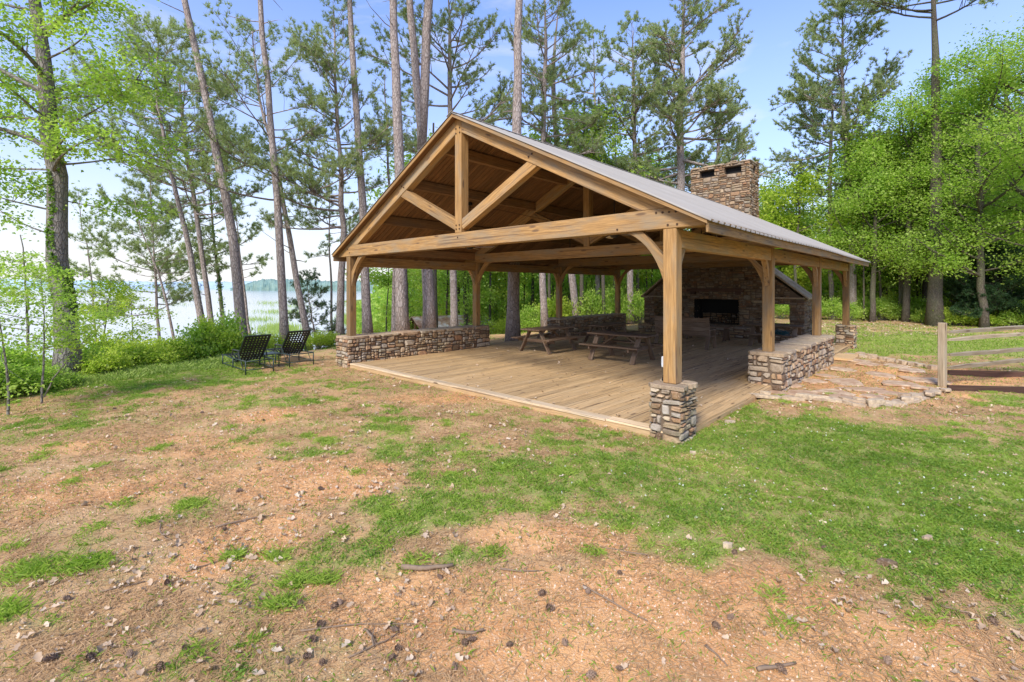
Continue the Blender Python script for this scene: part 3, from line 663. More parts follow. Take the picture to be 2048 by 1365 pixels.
# ---------------------------------------------------------------- loungers
def make_lounger(label, near, rz):
    """near = near head corner leg; local X = towards the foot, local Y = width"""
    z0 = Hf(*near); fx, fy = near[0]+UD[0]*1.7, near[1]+UD[1]*1.7; z1 = Hf(fx, fy)
    r = empty('chaise_lounge', (near[0], near[1], z0), rz, label, 'chaise lounge', 'strap lounge chairs looking over the lake')
    r.rotation_euler = (0, -math.atan2(z1-z0, 1.7), rz); Wd = -.66; dm = M['darkmetal']; th = .014
    m = MB()
    for y in (0, Wd):
        m.tube([(0, y, .34), (1.2, y, .33), (1.55, y, .36), (1.86, y, .33)], th, 6); m.tube([(0, y, .12), (1.8, y, .12)], th*.8, 6)
    for x in (0, 1.84): m.tube([(x, 0, .335), (x, Wd, .335)], th, 6)
    m.tube([(0, 0, .12), (0, Wd, .12)], th*.8, 6); m.tube([(1.8, 0, .12), (1.8, Wd, .12)], th*.8, 6)
    m.tube([(.18, 0, .12), (.5, 0, .5)], th*.7, 6); m.tube([(.18, Wd, .12), (.5, Wd, .5)], th*.7, 6)
    m.build('frame', dm, r, smooth=True)
    for y in (0, Wd):
        for x in (0.0, .95, 1.8): m = MB(); m.tube([(x, y, 0), (x, y, .36)], th*1.15, 6); m.build('leg', dm, r, smooth=True)
        m = MB(); m.tube([(.48, y, .34), (.50, y, .53), (.62, y, .55), (.95, y, .55), (1.05, y, .36)], th, 6)
        m.beam((.5, y, .562), (.97, y, .562), .05, .012); m.build('armrest', M['arm'], r, smooth=False)
    # backrest and seat webbing, really woven
    hinge = Vector((.72, 0, .32)); top = Vector((.10, 0, .96)); d = (top-hinge)
    m = MB()
    for y in (-.02, Wd+.02): m.tube([hinge+Vector((0, y, 0)), top+Vector((0, y, 0))], .014, 6)
    m.tube([top+Vector((0, -.02, 0)), top+Vector((0, Wd+.02, 0))], .014, 6); bf = m.build('backrest', dm, r)
    nrm = Vector((d.z, 0, -d.x)).normalized(); m = MB(); rows, cols = 10, 8
    for k in range(rows):
        p = hinge+d*((k+.5)/rows); m.beam(p+Vector((0, -.02, 0))+nrm*.004, p+Vector((0, Wd+.02, 0))+nrm*.004, .004, .046, d)
    for k in range(cols):
        y = -.02+(Wd+.04)*(k+.5)/cols; m.beam(hinge+Vector((0, y, 0))-nrm*.004, top+Vector((0, y, 0))-nrm*.004, .045, .004, nrm)
    m.build('webbing', M['strap'], bf)
    m = MB(); pth = [(.70, .34), (.80, .26), (1.0, .27), (1.3, .36), (1.55, .38), (1.84, .335)]
    for a, b_ in zip(pth[:-1], pth[1:]):
        for k in range(cols):
            y = -.02+(Wd+.04)*(k+.5)/cols; m.beam((a[0], y, a[1]), (b_[0], y, b_[1]), .045, .004)
        n = max(2, int(math.hypot(a[0]-b_[0], a[1]-b_[1])/.075))
        for k in range(n):
            f = (k+.5)/n; x = a[0]+(b_[0]-a[0])*f; z = a[1]+(b_[1]-a[1])*f; m.beam((x, -.0, z+.005), (x, Wd, z+.005), .045, .004)
    m.build('seat_webbing', M['strap'], r)
    return r
make_lounger('black woven strap chaise lounge with reclined back, the left one nearer the camera', (-6.62, 11.97), A_U)
make_lounger('black woven strap chaise lounge with reclined back, the right one nearer the stone wall', (-6.02, 13.02), A_U)
sx, sy = -6.62, 13.12; r = empty('side_table', (sx, sy, Hf(sx, sy)), A_U, 'small dark metal side table between the two chaise lounges', 'side table')
m = MB(); m.box((0, 0, .34), (.46, .42, .025)); m.build('table_top', M['darkmetal'], r, .004)
for x in (-.2, .2):
    for y in (-.18, .18): m = MB(); m.tube([(x, y, -.02), (x, y, .33)], .012, 6); m.build('leg', M['darkmetal'], r)
# ---------------------------------------------------------------- fence on the right
f0 = np.array([9.25, 10.35]); fdv = np.array([2.87, 1.05]); fdv /= np.hypot(*fdv)
fr = empty('split_rail_fence', (f0[0], f0[1], Hf(*f0)), math.atan2(fdv[1], fdv[0]), 'grey weathered split rail fence with square post at the right edge', 'fence')
for k in range(4):
    m = MB(); m.beam((k*3.35, 0, -.2), (k*3.35, 0, 1.38), .115, .125, (0, 1, 0)); o = m.build('post', M['fence'], fr, .012)
    if k < 3:
        for z, dz in ((1.19, .02), (1.03, .03), (.70, -.01), (.43, .02)):
            m = MB(); n = 7; pts = [(k*3.35+.06+(3.23)*i/(n-1), -.09 if z in (1.19, .70) else -.085, z+dz*i/(n-1)+random.uniform(-.008, .008)) for i in range(n)]
            for a, b_ in zip(pts[:-1], pts[1:]): pass
            vs = []; gs = []; o1 = random.uniform(-20, 20)
            for i, p in enumerate(pts):
                hh = (.045 if 0 < i < n-1 else .03)*random.uniform(.85, 1.1)
                for a_, (yy, zz) in enumerate(((-.035, -hh), (.03, -hh*.9), (.04, hh*.3), (.0, hh), (-.04, hh*.5))): vs.append((p[0], p[1]+yy, p[2]+zz)); gs.append((o1+p[0], yy, zz))
            fs = [(i*5+j, i*5+(j+1) % 5, (i+1)*5+(j+1) % 5, (i+1)*5+j) for i in range(n-1) for j in range(5)]+[(4, 3, 2, 1, 0), tuple((n-1)*5+j for j in range(5))]
            m.add(vs, fs, gs); m.build('rail', M['fence'], fr)
for (ya, yb, lab) in (((1895, 784), (2100, 789), 'dark brown landscape edging board nearest the lawn under the rail fence'), ((1896, 753), (2100, 758), 'dark brown landscape edging board at the back of the bed beyond the rail fence')):
    a = gp(*ya); b_ = gp(*yb); dd = b_-a; Lh = np.hypot(*dd); dd = dd/Lh
    m = MB(); m.beam((0, 0, .03), (Lh+1.5, 0, .03), .05, .17); o = m.build('edging_board', M['brownboard'], None, .006); o.location = (a[0], a[1], Hf(*a)); o.rotation_euler = (0, 0, math.atan2(dd[1], dd[0])); tag(o, lab, 'edging board')
# ---------------------------------------------------------------- patio stones
def rock(name, mat, x, y, z, lx, ly, lz, rz, label, cat, group, flatness=1.0):
    n = 7; vs = []; rr = [random.uniform(.62, 1.15) for _ in range(n)]
    for sc_, zz in ((.95, 0), (1.0, .45), (.97, .93), (.8, 1.0)):
        for k in range(n):
            a = 2*math.pi*k/n; q = rr[k]*sc_*random.uniform(.94, 1.05); vs.append((lx/2*q*math.cos(a), ly/2*q*math.sin(a), lz*(zz+random.uniform(-.06, .06)*(zz > 0))))
    fs = [(r*n+k, r*n+(k+1) % n, (r+1)*n+(k+1) % n, (r+1)*n+k) for r in range(3) for k in range(n)]+[tuple(3*n+k for k in range(n))]
    m = MB(); m.add(vs, fs, None, random.random()); o = m.build(name, mat); o.location = (x, y, z); o.rotation_euler = (random.uniform(-.06, .06), random.uniform(-.06, .06), rz)
    return tag(o, label, cat, group)
def polyline(pts, step):
    P = [gp(*p) for p in pts]; out = []; acc = 0
    for a, b_ in zip(P[:-1], P[1:]):
        Ls = np.hypot(*(b_-a)); n = max(1, int(round(Ls/step)))
        for k in range(n): out.append((a+(b_-a)*k/n, math.atan2(*(b_-a)[::-1])))
    return out
for p, an in polyline([(1500, 792), (1560, 800), (1640, 804), (1700, 808), (1748, 815), (1800, 806), (1850, 793), (1888, 782)], .20):
    for lay in range(2):
        if lay and random.random() < .3: continue
        x, y = p+np.random.default_rng(random.randrange(9999)).normal(0, .045, 2)
        rock('border_stone', M['palestone'], x, y, Hf(x, y)-.02+.055*lay, random.uniform(.22, .58), random.uniform(.16, .30), random.uniform(.05, .09), an+random.uniform(-.5, .5), 'pale flat stone stacked in the near curved edge of the flagstone patio', 'edging stone', 'stones of the near curved patio edge')
for p, an in polyline([(1698, 710), (1745, 717), (1795, 724), (1840, 733), (1884, 745)], .28):
    x, y = p+np.random.default_rng(random.randrange(9999)).normal(0, .05, 2)
    rock('border_stone', M['palestone'], x, y, Hf(x, y)-.02, random.uniform(.28, .5), random.uniform(.18, .3), random.uniform(.09, .16), an+random.uniform(-.5, .5), 'pale rough stone in the far curved edge of the patio towards the fence', 'edging stone', 'stones of the far curved patio edge')
for (px_, py_, lx, ly) in [(1622, 762, .5, .35), (1612, 788, .8, .35), (1668, 788, .7, .4), (1690, 765, .75, .4), (1725, 778, .9, .35), (1760, 752, .7, .45), (1800, 768, .8, .4), (1692, 740, .6, .4), (1740, 732, .6, .4), (1838, 762, .8, .4), (1785, 786, .7, .35), (1585, 770, .45, .3), (1850, 778, .6, .35), (1718, 722, .5, .35), (1790, 738, .6, .4), (1655, 752, .45, .3), (1745, 795, .7, .3), (1690, 798, .6, .3), (1640, 736, .5, .35), (1560, 786, .5, .3), (1825, 748, .6, .35), (1870, 765, .6, .4)]:
    x, y = gp(px_, py_); rock('flagstone', M['flag'], x, y, Hf(x, y)-.012, lx*1.1, ly*1.9, .045, random.uniform(-.6, .6), 'tan flagstone set flush in the bare earth of the patio', 'flagstone', 'flagstones of the small patio')
m = MB(); m.beam((0, 0, .0), (.55, 0, .0), 1.3, .07); o = m.build('landing_step', M['deck'], None, .01); q = W(-.18, LEN-3.2, 0); o.location = (q[0], q[1], .02); o.rotation_euler = (0, 0, RZ); tag(o, 'short plank landing between the patio wall and the farthest right pier', 'step')
# ---------------------------------------------------------------- shed down the slope
a = at(823, 634, 31); b_ = at(968, 628, 33.5); dv = (b_-a); Ls = float(np.hypot(dv[0], dv[1])); ang = math.atan2(dv[1], dv[0])
sh = empty('lake_shelter', (a[0], a[1], Hf(a[0], a[1])), ang, 'small open shelter with rusty pale metal roof down the slope behind the low wall', 'shelter')
zz = a[2]-Hf(a[0], a[1]); Dp = 2.6; dz = 1.05
for sg in (-1, 1):
    m = MB(); n = 30
    for k in range(n): m.beam((Ls*(k+.5)/n, .0, zz), (Ls*(k+.5)/n, sg*Dp, zz-dz), Ls/n*.97, .03+.01*(k % 2))
    m.build('roof', M['rust'], sh)
for x in (.25, Ls-.25):
    m = MB(); m.beam((x, -Dp+.3, zz-dz), (x, Dp-.3, zz-dz), .12, .18); m.build('tie_beam', M['timber_in'], sh)
    m = MB(); m.beam((x, 0, zz-dz), (x, 0, zz-.08), .12, .12, (0, 1, 0)); m.build('king_post', M['timber_in'], sh)
    for sg in (-1, 1):
        m = MB(); m.beam((x, sg*(Dp-.35), -1.2), (x, sg*(Dp-.35), zz-dz), .16, .16, (0, 1, 0)); m.build('post', M['timber_in'], sh)
        m = MB(); m.beam((x, sg*(Dp-.2), zz-dz+.02), (x, 0, zz-.1), .1, .14); m.build('rafter', M['timber_in'], sh)
# ================================================================ vegetation
def unit(a): return a/np.maximum(np.linalg.norm(a, axis=-1, keepdims=True), 1e-9)
def interp_path(P, z):
    P = np.asarray(P, float); zs = P[:, 2]; return np.array([np.interp(z, zs, P[:, 0]), np.interp(z, zs, P[:, 1]), z])
def tufts_mesh(C, D, n, ln, wd, up=.35, spread=.75, rng=RNG):
    """needle tufts: C centres, D directions -> triangles"""
    m = len(C); C = np.repeat(C, n, 0); D = np.repeat(D, n, 0)
    d = unit(rng.normal(0, spread, (m*n, 3))+D*.75+np.array([0, 0, up]))
    Ln = ln*rng.uniform(.6, 1.15, (m*n, 1)); pr = unit(np.cross(d, rng.normal(0, 1, (m*n, 3))))
    w = wd*rng.uniform(.7, 1.3, (m*n, 1))
    V = np.stack([C-pr*w/2, C+pr*w/2, C+d*Ln], 1).reshape(-1, 3)
    Fc = np.arange(m*n*3).reshape(-1, 3)
    T = np.repeat(rng.uniform(0, 1, m), n)*.6+rng.uniform(0, .4, m*n)
    return V, Fc, T
def leaf_quads(C, size, rng=RNG, flat_=.6, tint=None):
    n = len(C); nrm = unit(rng.normal(0, 1, (n, 3))+np.array([0, 0, flat_*1.6])); a = unit(np.cross(nrm, rng.normal(0, 1, (n, 3)))); b = np.cross(nrm, a)
    s = size*rng.uniform(.6, 1.25, (n, 1)); fold = nrm*s*.18
    V = np.stack([C-a*s*.5, C-a*s*.05+b*s*.36+fold, C+a*s*.55, C-a*s*.05-b*s*.36+fold], 1).reshape(-1, 3)
    if tint is None: tint = rng.uniform(0, 1, n)
    return V, np.arange(n*4).reshape(-1, 4), tint
def tri_or_quad(name, parts, mat, parent):
    V = []; Fc = []; T = []; b = 0
    for v, f, t in parts: V.append(v); Fc.append(f+b); T.append(t); b += len(v)
    return link(name, mesh_np(name, np.concatenate(V), np.concatenate(Fc), np.concatenate(T)), mat, parent)
def curve_pts(p0, dirn, length, n, rise, wob, rg):
    p = np.array(p0, float); d = np.array(dirn, float); out = [p.copy()]; bend = rg.normal(0, wob, 3)
    for k in range(n):
        d = unit(d+np.array([0, 0, rise])/n+bend/n+rg.normal(0, wob*.6, 3)/n); p = p+d*length/n; out.append(p.copy())
    return out, d
def make_pine(name, label, d, way, wpx, crown, Rc, seed, dens=1.0, top_z=None, mat='needles', bark_='pinebark', cat='pine tree', group=None, limbs_low=0, ybase=None, taper=.45, ivy=0, dd=0.0, lop=0.0, zb=None, tuft=1.0, needle=.19):
    """way: (px, py) points base->top at depth d; crown: (py_low, py_high) or z tuple"""
    rg = np.random.default_rng(seed); P = [at(x, y, d) for x, y in way]
    base_z = Hf(P[0][0], d)
    P0 = P[0].copy()
    if P0[2] > base_z:   # extend down to the terrain
        s_ = P[1]-P[0]; s_ = s_/max(s_[2], .5); q = P0+s_*(base_z-.1-P0[2]); q[0] = P0[0]+(q[0]-P0[0])*.6; P = [q]+P
    else: P[0][2] = base_z-.1
    P = [p for i, p in enumerate(P) if i == 0 or p[2] > P[i-1][2]+.2]
    ztop = P[-1][2]
    if top_z and top_z > ztop+1:
        s_ = (P[-1]-P[-2]); s_ = s_/s_[2]; P.append(P[-1]+s_*(top_z-ztop)*.5+np.array([0, 0, (top_z-ztop)*.5-0*0])*np.array([1, 1, 1])-0) ; P[-1][2] = top_z; ztop = top_z
    P = np.array(P); P[:, 1] = d+dd*(P[:, 2]-P[0, 2])/max(ztop, 1)
    root = P[0].copy(); root[2] = Hf(root[0], root[1])
    o = empty(name, root, 0, label, cat, group)
    P = P-root; r0 = wpx/F*d/2*.95*math.cos(math.atan((way[0][0]-1024)/F))**.8; zt = P[-1, 2]
    zz = list(np.linspace(0, 1, 15)**1.0*(zt+.1)-.1); tp = [interp_path(P, z)+np.array([rg.normal(0, .02), rg.normal(0, .02), 0]) for z in zz]
    rr = [r0*((1-taper*min(1, z/14)) if z < 14 else (1-taper)*max(.12, 1-(z-14)/max(1, (zt-14)))) if zt > 16 else r0*(1-.85*max(0, z/zt)) for z in zz]
    rr[0] *= 1.35; rr[1] *= 1.02
    mb = MB(); mb.tube(tp, rr, 12, wob=.05)
    def rad(z): return float(np.interp(z, zz, rr))
    # crown
    if crown:
        c = [at(0, y, d)[2]-root[2] if abs(y) > 40 else y for y in crown] if crown[0] > 40 or crown[1] > 40 else [crown[0]-root[2], crown[1]-root[2]]
        zlo, zhi = min(c), max(c); zhi = min(zhi, zt)
        nb = int((zhi-zlo)*3.6*dens)+5; C = []; D = []
        for k in range(nb):
            f = (k+rg.uniform(0, 1))/nb; z = zlo+(zhi-zlo)*f; az = rg.uniform(0, 2*math.pi)
            prof = (1-f)**.55*(.55+.45*min(1, f*4+.3)) + .10
            Lb = Rc*prof*rg.uniform(.55, 1.15)
            el = R(-8+48*f+rg.normal(0, 9)); dv = np.array([math.cos(az)*math.cos(el), math.sin(az)*math.cos(el), math.sin(el)])
            p0 = interp_path(P, z); pts, de = curve_pts(p0, dv, Lb, 6, .35, .35, rg); rb = min(rad(z)*.5, .012+.017*Lb)
            mb.tube(pts, list(np.linspace(rb, rb*.25, 7)), 5, cap=False)
            ns = max(3, int(Lb*3.9*dens))
            for q in range(ns):
                g = rg.uniform(.28, 1.0); j = min(5, int(g*6)); w = g*6-j; ps = pts[j]*(1-w)+pts[j+1]*w
                dir0 = unit(pts[j+1]-pts[j]); side = unit(np.cross(dir0, [0, 0, 1]))*(1 if rg.random() < .5 else -1)
                ds = unit(dir0*.7+side*rg.uniform(.3, 1.1)+np.array([0, 0, rg.uniform(-.05, .5)])); Ls = (.30+.28*(1-g))*Lb*rg.uniform(.5, 1.0)+.2
                sp, de2 = curve_pts(ps, ds, Ls, 3, .3, .3, rg); mb.tube(sp, [rb*.33, rb*.25, rb*.2, rb*.12], 3, cap=False)
                nt = max(3, int(Ls*9))
                for h in range(nt):
                    u = rg.uniform(.35, 1.02)*3; jj = min(2, int(u)); ww = u-jj; C.append(sp[jj]*(1-ww)+sp[jj+1]*ww+rg.normal(0, .05, 3)); D.append(de2)
            for h in range(3): C.append(pts[-1]+rg.normal(0, .06, 3)); D.append(de)
        C = np.array(C); D = np.array(D)
        nn = 14; sc_ = max(1.0, d/20)
        V, Fc, T = tufts_mesh(C, D, nn, needle*tuft*(.8+.2*sc_), .021*sc_*tuft, rng=rg)
        tri_or_quad('crown', [(V, Fc, T)], M[mat], o)
    for k in range(limbs_low):   # bare dead limbs
        z = rg.uniform(.35, .8)*zt if not crown else rg.uniform(.5*zlo, zlo); az = rg.uniform(0, 6.28)
        pts, de = curve_pts(interp_path(P, z), [math.cos(az), math.sin(az), .15], rg.uniform(.5, 1.8), 4, -.1, .5, rg); mb.tube(pts, list(np.linspace(.025, .006, 5)), 4, cap=False)
    mb.build('trunk', M[bark_], o, smooth=True)
    if ivy:
        C = []
        for k in range(ivy):
            z = rg.uniform(0.2, 1)**.9*min(zt, 13)*.98; a = rg.uniform(-2.6, .6); r_ = rad(z)+rg.uniform(.0, .10)
            if fbm(np.array([z*1.1]), np.array([a*1.2]), seed)[0] < .46: continue
            C.append(interp_path(P, z)+np.array([math.cos(a)*r_, math.sin(a)*r_, 0]))
        if C: tri_or_quad('ivy', [leaf_quads(np.array(C), .10, rg, .1)], M['ivy'], o)
    return o, P, rad
GT = 'tall pines around the lake side of the pavilion'
ND = dict(top_z=21, crown=(15.5, 21), Rc=3.4, group=GT)
def tall(label, d, way, w, seed, **k):
    kw = dict(ND); kw.update(k); return make_pine('pine_tree', label, d, way, w, kw.pop('crown'), kw.pop('Rc'), seed, **kw)
# --- pines, left to right
make_pine('pine_tree', 'thin far pine just right of the ivy clad hardwood with a small ragged top', 27, [(194, 720), (179, 508), (164, 450), (158, 385)], 8, (640, 385), 2.4, 11, .8, group=GT)
make_pine('pine_tree', 'slender pine left of the crooked pine with low sweeping layered branches', 26, [(319, 690), (310, 552), (305, 465), (300, 348)], 10, (630, 348), 3.6, 12, 1.3, group=GT)
make_pine('pine_tree', 'thin leaning pine crossing behind the slender one at left', 24, [(350, 690), (325, 567), (281, 465), (270, 400)], 9, (560, 400), 1.9, 13, .7, group=GT)
make_pine('pine_tree', 'crooked leaning pine with broad dark crown in the left of the view', 20, [(412, 695), (377, 500), (352, 385), (330, 293), (311, 190), (318, 66)], 18, (350, 40), 4.6, 14, 1.3, group=GT, limbs_low=4)
make_pine('pine_tree', 'straight pine behind the crooked one with a thin high crown', 24, [(424, 655), (395, 450), (377, 330), (362, 220), (357, 110)], 14, (440, 110), 3.4, 15, 1.15, group=GT, limbs_low=3)
make_pine('pine_tree', 'shorter ivy wrapped pine with rounded top between taller trunks left of the first lounge chair', 27, [(448, 655), (430, 500), (421, 385), (414, 300)], 12, (545, 300), 2.7, 16, 1.0, group=GT, ivy=1500)
tall('tall bare leaning pine trunk directly behind the left lounge chair', 18, [(487, 700), (472, 500), (443, 348), (414, 201), (388, 92), (366, 0)], 23, 17, limbs_low=5)
make_pine('pine_tree', 'dark thin slanting pine just behind the leaning trunk at the left lounge chair', 25, [(499, 680), (480, 508), (472, 430)], 9, (560, 430), 1.6, 18, .7, group=GT)
tall('tall straight slim bare pine trunk behind the gap between the lounge chairs', 18.5, [(570, 692), (560, 500), (549, 330), (535, 183), (520, 0)], 19, 19, limbs_low=6)
make_pine('pine_tree', 'leaning pine with arching bare limbs behind the right lounge chair', 20, [(617, 692), (594, 560), (564, 385), (546, 286), (524, 227), (513, 150), (505, 60)], 16, (420, 60), 4.0, 20, 1.0, group=GT, limbs_low=6)
make_pine('pine_tree', 'full pine with layered foliage rising beside the left front post of the pavilion', 20.5, [(680, 690), (682, 578), (688, 476), (677, 293), (670, 146), (668, 20)], 18, (490, 20), 3.1, 21, 1.4, group=GT)
make_pine('pine_tree', 'thin far pine left of the full layered pine near the left roof corner', 30, [(664, 680), (659, 476), (659, 366), (655, 320)], 7, (520, 300), 2.3, 22, .8, group=GT)
tall('tall bare grey pine trunk just right of the left front post', 20, [(736, 670), (730, 544), (724, 403), (713, 220), (699, 0)], 20, 23, limbs_low=5)
tall('thick tall bare pine trunk rising behind the left roof slope', 18.5, [(806, 672), (802, 535), (799, 330), (790, 146), (787, 0)], 27, 24, limbs_low=3)
make_pine('pine_tree', 'dark thin pine trunk hidden close behind the thick bare trunk', 22.5, [(788, 672), (787, 540), (776, 330), (770, 150)], 11, (330, 150), 2.0, 25, .9, group=GT)
o, P_, rad_ = tall('forked pine trunk with two stems rising behind the left roof slope near the ridge', 20, [(860, 665), (853, 537), (843, 286), (834, 165), (826, 60), (820, 0)], 26, 26, limbs_low=3)
m = MB(); q = [at(x, y, 20)-np.array([*o.location]) for x, y in ((843, 300), (850, 165), (853, 60), (858, 0), (866, -180))]; m.tube(q, [.2, .19, .18, .17, .1], 10); m.build('second_stem', M['pinebark'], o, smooth=True)
make_pine('pine_tree', 'pine with wide arching limbs rising right behind the roof peak', 24, [(908, 665), (906, 540), (900, 220), (899, 37), (898, -60)], 16, (330, -60), 4.2, 27, .95, group=GT)
tall('tall bare grey pine trunk rising behind the right roof slope near the peak', 19, [(1027, 680), (1027, 542), (1033, 256), (1036, 0)], 27, 28, limbs_low=3)
make_pine('pine_tree', 'dense green pine right of the bare grey trunk above the roof', 25, [(1091, 670), (1084, 544), (1087, 285), (1090, 73), (1092, -60)], 15, (300, -60), 3.2, 29, 1.3, group=GT)
make_pine('pine_tree', 'pine with broad green shelves of foliage above the middle of the right roof slope', 27, [(1156, 660), (1144, 549), (1112, 293), (1105, 150), (1120, -20)], 16, (330, 10), 3.6, 30, 1.3, group=GT)
make_pine('pine_tree', 'bushy topped pine left of the chimney', 28, [(1262, 665), (1259, 549), (1270, 348), (1266, 110), (1266, 50)], 14, (360, 50), 3.2, 31, 1.2, group=GT)
make_pine('pine_tree', 'large full crowned pine rising directly left of the stone chimney', 27, [(1358, 660), (1360, 500), (1362, 366), (1360, 256), (1366, 73), (1368, -60)], 23, (380, -60), 4.3, 32, 1.35, group=GT)
make_pine('pine_tree', 'smaller pine whose spreading crown stands right behind the chimney', 34, [(1425, 660), (1430, 400), (1440, 250), (1443, 170)], 11, (400, 170), 3.0, 33, 1.0, group=GT)
make_pine('pine_tree', 'far pine between the bare trunk and the bushy topped pine above the roof', 33, [(1195, 660), (1195, 400), (1190, 200), (1186, 60)], 11, (360, 60), 3.4, 34, 1.0, group=GT)
make_pine('pine_tree', 'thin pine with open layered limbs right of the chimney', 35, [(1664, 650), (1659, 476), (1660, 330), (1664, 238), (1665, 180)], 12, (400, 180), 3.6, 35, .9, group=GT)
make_pine('pine_tree', 'tall ivy wrapped pine with swept crown between the chimney and the bright leafy trees', 32, [(1706, 650), (1704, 476), (1693, 330), (1684, 165), (1686, 0), (1690, -60)], 17, (310, -60), 4.6, 36, 1.2, group=GT, ivy=3500)
tall('thick dark pine trunk rising through the bright leafy trees at right', 27.4, [(1869, 655), (1872, 560), (1873, 220), (1867, 0)], 33, 37, crown=(17.2, 24), top_z=24, Rc=5.5, bark_='darkbark')
make_pine('pine_tree', 'pale feathery young pine standing beside the water left of the pavilion', 27, [(633, 690), (622, 620), (615, 583), (612, 555)], 6, (675, 556), 1.7, 38, 2.2, mat='needles_pale', cat='pine tree', tuft=.8)
make_pine('cedar_tree', 'dark dense cedar standing among the trees at the far right', 27, [(1992, 645), (1990, 560), (1988, 500)], 9, (640, 500), 2.2, 39, 4.0, mat='cedar', bark_='darkbark', cat='cedar tree', needle=.16)
# ---------------------------------------------------------------- leafy trees
def leafy(name, label, root, path, radii, z0, z1, Rc, seed, nb, mat='leaf', bark_='greybark', leaf=.11, per=55, group=None, cat='hardwood tree', rise=.25, spray=.42, el0=28, proto=False, extra=None, bias=None, flatten=.35):
    rg = np.random.default_rng(seed)
    if proto: o = bpy.data.objects.new(name, None); col.objects.link(o); o.location = root; tag(o, label, cat, group)
    else: o = empty(name, root, 0, label, cat, group)
    P = np.array(path, float); mb = MB(); zt = P[-1, 2]
    zz = np.linspace(P[0, 2], zt, 14); tp = [interp_path(P, z)+rg.normal(0, .012*zt/4, 3)*np.array([1, 1, 0]) for z in zz]; rr = np.interp(zz, np.linspace(P[0, 2], zt, len(radii)), radii)
    rr = list(rr); rr[0] *= 1.25; mb.tube(tp, rr, 10, wob=.04); C = []; T = []
    limbs = [] 
    for k in range(nb):
        f = (k+rg.uniform(0, 1))/nb; z = z0+(z1-z0)*f*.96; z = min(z, zt-.02); az = rg.uniform(0, 2*math.pi) if bias is None else rg.normal(bias[0], bias[1])
        Lb = Rc*(.35+.75*math.sin(math.pi*min(1, .22+.72*f)))*rg.uniform(.6, 1.1)*(1 if f < .85 else .7)
        el = R(el0*(.5+f)+rg.normal(0, 8)); dv = [math.cos(az)*math.cos(el), math.sin(az)*math.cos(el), math.sin(el)]
        limbs.append((interp_path(P, z), dv, Lb, float(np.interp(z, zz, rr))))
    for e in (extra or []): limbs.append(e)
    for p0, dv, Lb, rb in limbs:
        pts, de = curve_pts(p0, dv, Lb, 7, rise, .5, rg); rb = min(rb*.55, .008+.018*Lb) if Lb < 4.5 else rb*.6
        mb.tube(pts, list(np.linspace(rb, rb*.2, 8)), 5, cap=False)
        for q in range(max(3, int(Lb*2.6))):
            g = rg.uniform(.22, 1.0); j = min(6, int(g*7)); w = g*7-j; ps = pts[j]*(1-w)+pts[j+1]*w
            d0 = unit(pts[j+1]-pts[j]); ds = unit(d0*.6+rg.normal(0, .6, 3)*np.array([1, 1, .45])+np.array([0, 0, .1])); Ls = Lb*.3*rg.uniform(.4, 1)+.2
            sp, d2 = curve_pts(ps, ds, Ls, 3, .1, .4, rg); mb.tube(sp, [rb*.3, rb*.22, rb*.16, rb*.08], 3, cap=False)
            for c_ in (sp[2], sp[3]):
                n = int(per*rg.uniform(.5, 1.3)); q3 = rg.normal(0, 1, (n, 3))*np.array([spray, spray, spray*flatten])*rg.uniform(.6, 1.2); q3[:, 2] -= .25*np.hypot(q3[:, 0], q3[:, 1])
                C.append(c_+q3); T.append(np.clip(rg.uniform(0, .75)+rg.uniform(-.2, .3, n), 0, 1))
    C = np.concatenate(C); T = np.concatenate(T); V, Fc, T = leaf_quads(C, leaf, rg, .9, T)
    tri_or_quad('crown', [(V, Fc, T)], M[mat], o); mb.build('trunk', M[bark_], o, smooth=True)
    return o
def pathof(way, d, dz=0):
    P = [at(x, y, d) for x, y in way]; b_ = P[0].copy(); b_[2] = Hf(b_[0], b_[1]); root = b_.copy(); P[0][2] = b_[2]-.15
    return root, [p-root for p in P]
# the big ivy-clad hardwood at left
way = [(142, 752), (132, 600), (118, 500), (105, 330), (92, 183), (83, 110), (64, 0), (50, -120), (40, -330)]
root, P = pathof(way, 11.5)
def rel(x, y, d): return at(x, y, d)-root
ex = [(rel(98, 300, 11.5), [-.80, .1, .58], 3.6, .2), (rel(88, 185, 11.5), [-.85, -.15, .35], 3.4, .16), (rel(90, 240, 11.5), [-.9, .2, .2], 3.0, .08), (rel(60, 20, 11.5), [-.9, .1, .2], 2.6, .06), (rel(104, 340, 11.5), [-.95, -.1, .05], 2.4, .05), (rel(95, 200, 11.5), [.85, .2, .25], 2.7, .06), (rel(100, 260, 11.5), [.8, -.1, .12], 2.2, .06), (rel(80, 60, 11.5), [.75, .1, .5], 3.2, .07), (rel(110, 330, 11.5), [.75, .25, .2], 2.6, .05), (rel(112, 420, 11.5), [-.8, .25, .05], 2.2, .05), (rel(95, 200, 11.5), [-.7, .3, .3], 2.8, .06), (rel(112, 400, 11.5), [.7, .5, .0], 1.6, .03), (rel(90, 120, 11.5), [.9, -.2, .3], 3.0, .05), (rel(115, 470, 11.5), [-.9, -.1, .1], 1.8, .04)]
o = leafy('hardwood_tree', 'massive ivy clad forked hardwood with bright green leaves at the left edge', root, P, [.28, .215, .20, .18, .15, .11, .07, .04], 4.5, 9.6, 2.6, 41, 8, mat='leaf_d', leaf=.085, per=78, spray=.30, extra=ex, bark_='greybark')
rg = np.random.default_rng(5); C = []
Pn = np.array(P); Pn = Pn[Pn[:, 2].argsort()]
